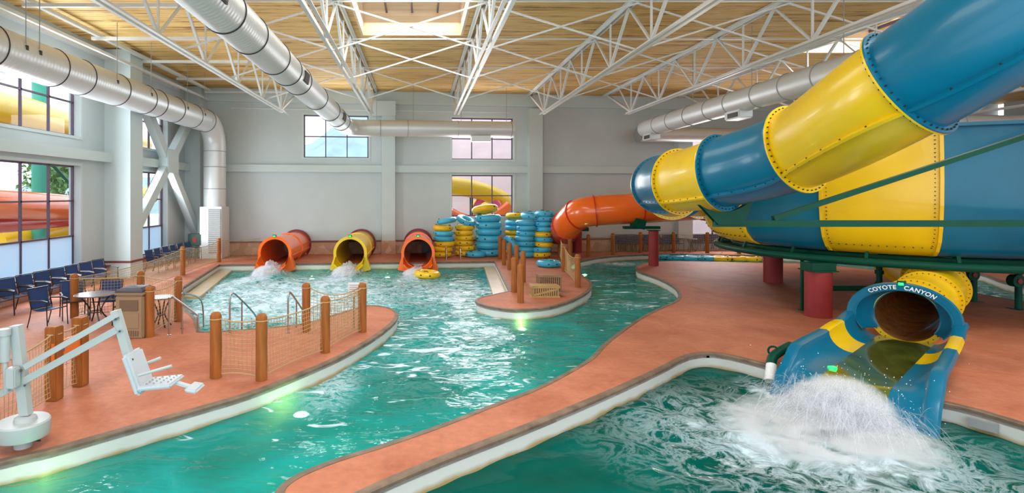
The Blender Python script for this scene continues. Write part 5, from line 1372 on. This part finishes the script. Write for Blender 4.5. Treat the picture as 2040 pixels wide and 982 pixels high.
def tree(x, y, h, lb, seed):
    t = empty('tree', (x, y, -.4), lb, 'tree', 'trees outside the left windows')
    q = MB(); q.cyl((x, y, -.4), (x, y, h*.55), .16, .08, n=8); q.build('trunk', M['bark'], t)
    rd = random.Random(seed); q = MB()
    for i in range(900):
        a = rd.uniform(0, 2*PI); el = rd.uniform(-.4, 1.4); r = h*.34*rd.uniform(.55, 1)
        c = V((x+math.cos(a)*math.cos(el)*r*1.3, y+math.sin(a)*math.cos(el)*r*1.3, h*.55+math.sin(el)*r*1.3))
        u = V((rd.uniform(-1, 1), rd.uniform(-1, 1), rd.uniform(-1, 1))).normalized(); w = u.orthogonal().normalized(); s = rd.uniform(.16, .34)
        q.add([c-u*s, c+w*s*.5, c+u*s, c-w*s*.5], [(0, 1, 2, 3)])
    q.build('crown', M['foliage'], t, smooth=False)
for i, (x, y, h, d) in enumerate(((-26, 16, 6, 'left of the teal pillar'), (-27, 24, 7, 'behind the teal pillar'), (-29, 32, 6.5, 'right of the teal pillar'), (-25, 40, 6, 'seen through the narrow window'), (-31, 48, 7.5, 'farthest beyond the narrow window'))):
    tree(x, y, h, 'leafy green tree outside the left wall, %s' % d, i)
q = MB()
rows = []
for j in range(9):
    rows.append([V((-130+260*i/40, 150+j*12, -2+(30*math.exp(-((-130+260*i/40+12)/38)**2)+12)*math.sin(PI*min(1, j/5)/2)*(.9+.2*noise.noise(V((i*.4, j*.4, 1)))))) for i in range(41)])
q.grid(rows); tag(struct(q.build('hills', M['hill'], angle=180)), 'pale hazy blue hill beyond the back window', 'hill')
t = empty('outdoor_building', (9, 50, 0), 'pale pink stucco building outside the back windows', 'building')
q = MB(); q.box((24, 48, 6), (44, 8, 13)); q.build('walls', M['render'], t, smooth=False)
for i in range(2):
    for j in range(1):
        q = MB(); q.box((6.35+i*11, 43.97, 2.0), (.9, .08, .95)); f_ = q.build('window', M['mullion'], t, smooth=False)
        q = MB(); q.box((6.35+i*11, 43.92, 2.0), (.78, .04, .83)); q.build('pane', mat('window_reflection', (.35, .38, .65), .2), f_, smooth=False)  # plain purple pane colour
t = empty('outdoor_slide', (4, 38, 0), 'yellow and pink curling outdoor slide seen through the lower back window', 'water slide')
q = MB(); q.sweep(catmull([V((1.0, 37, 3.9)), V((3.5, 37, 3.6)), V((5.6, 38, 2.9)), V((5.8, 40, 2.4)), V((4, 40.5, 2.2))], 8), .6, n=24); q.build('tube_section', M['yellow'], t)
q = MB(); q.cyl((3.5, 37, -.5), (3.5, 37, 3.2), .12, n=10); q.build('support', M['green'], t)
q = MB(); q.torus((4.6, 37, 2.2), .8, .22, rot=Matrix.Rotation(1.2, 3, 'X')); q.build('tube_section', mat('pink_fibreglass', (.75, .12, .25), .3), t)
q = MB(); q.sweep(catmull([V((2.0, 36, 2.0)), V((3.2, 36.2, 1.5)), V((4.8, 36.5, 1.7)), V((6, 37, 2.4))], 8), .4, n=20); q.build('tube_section', M['orange'], t)
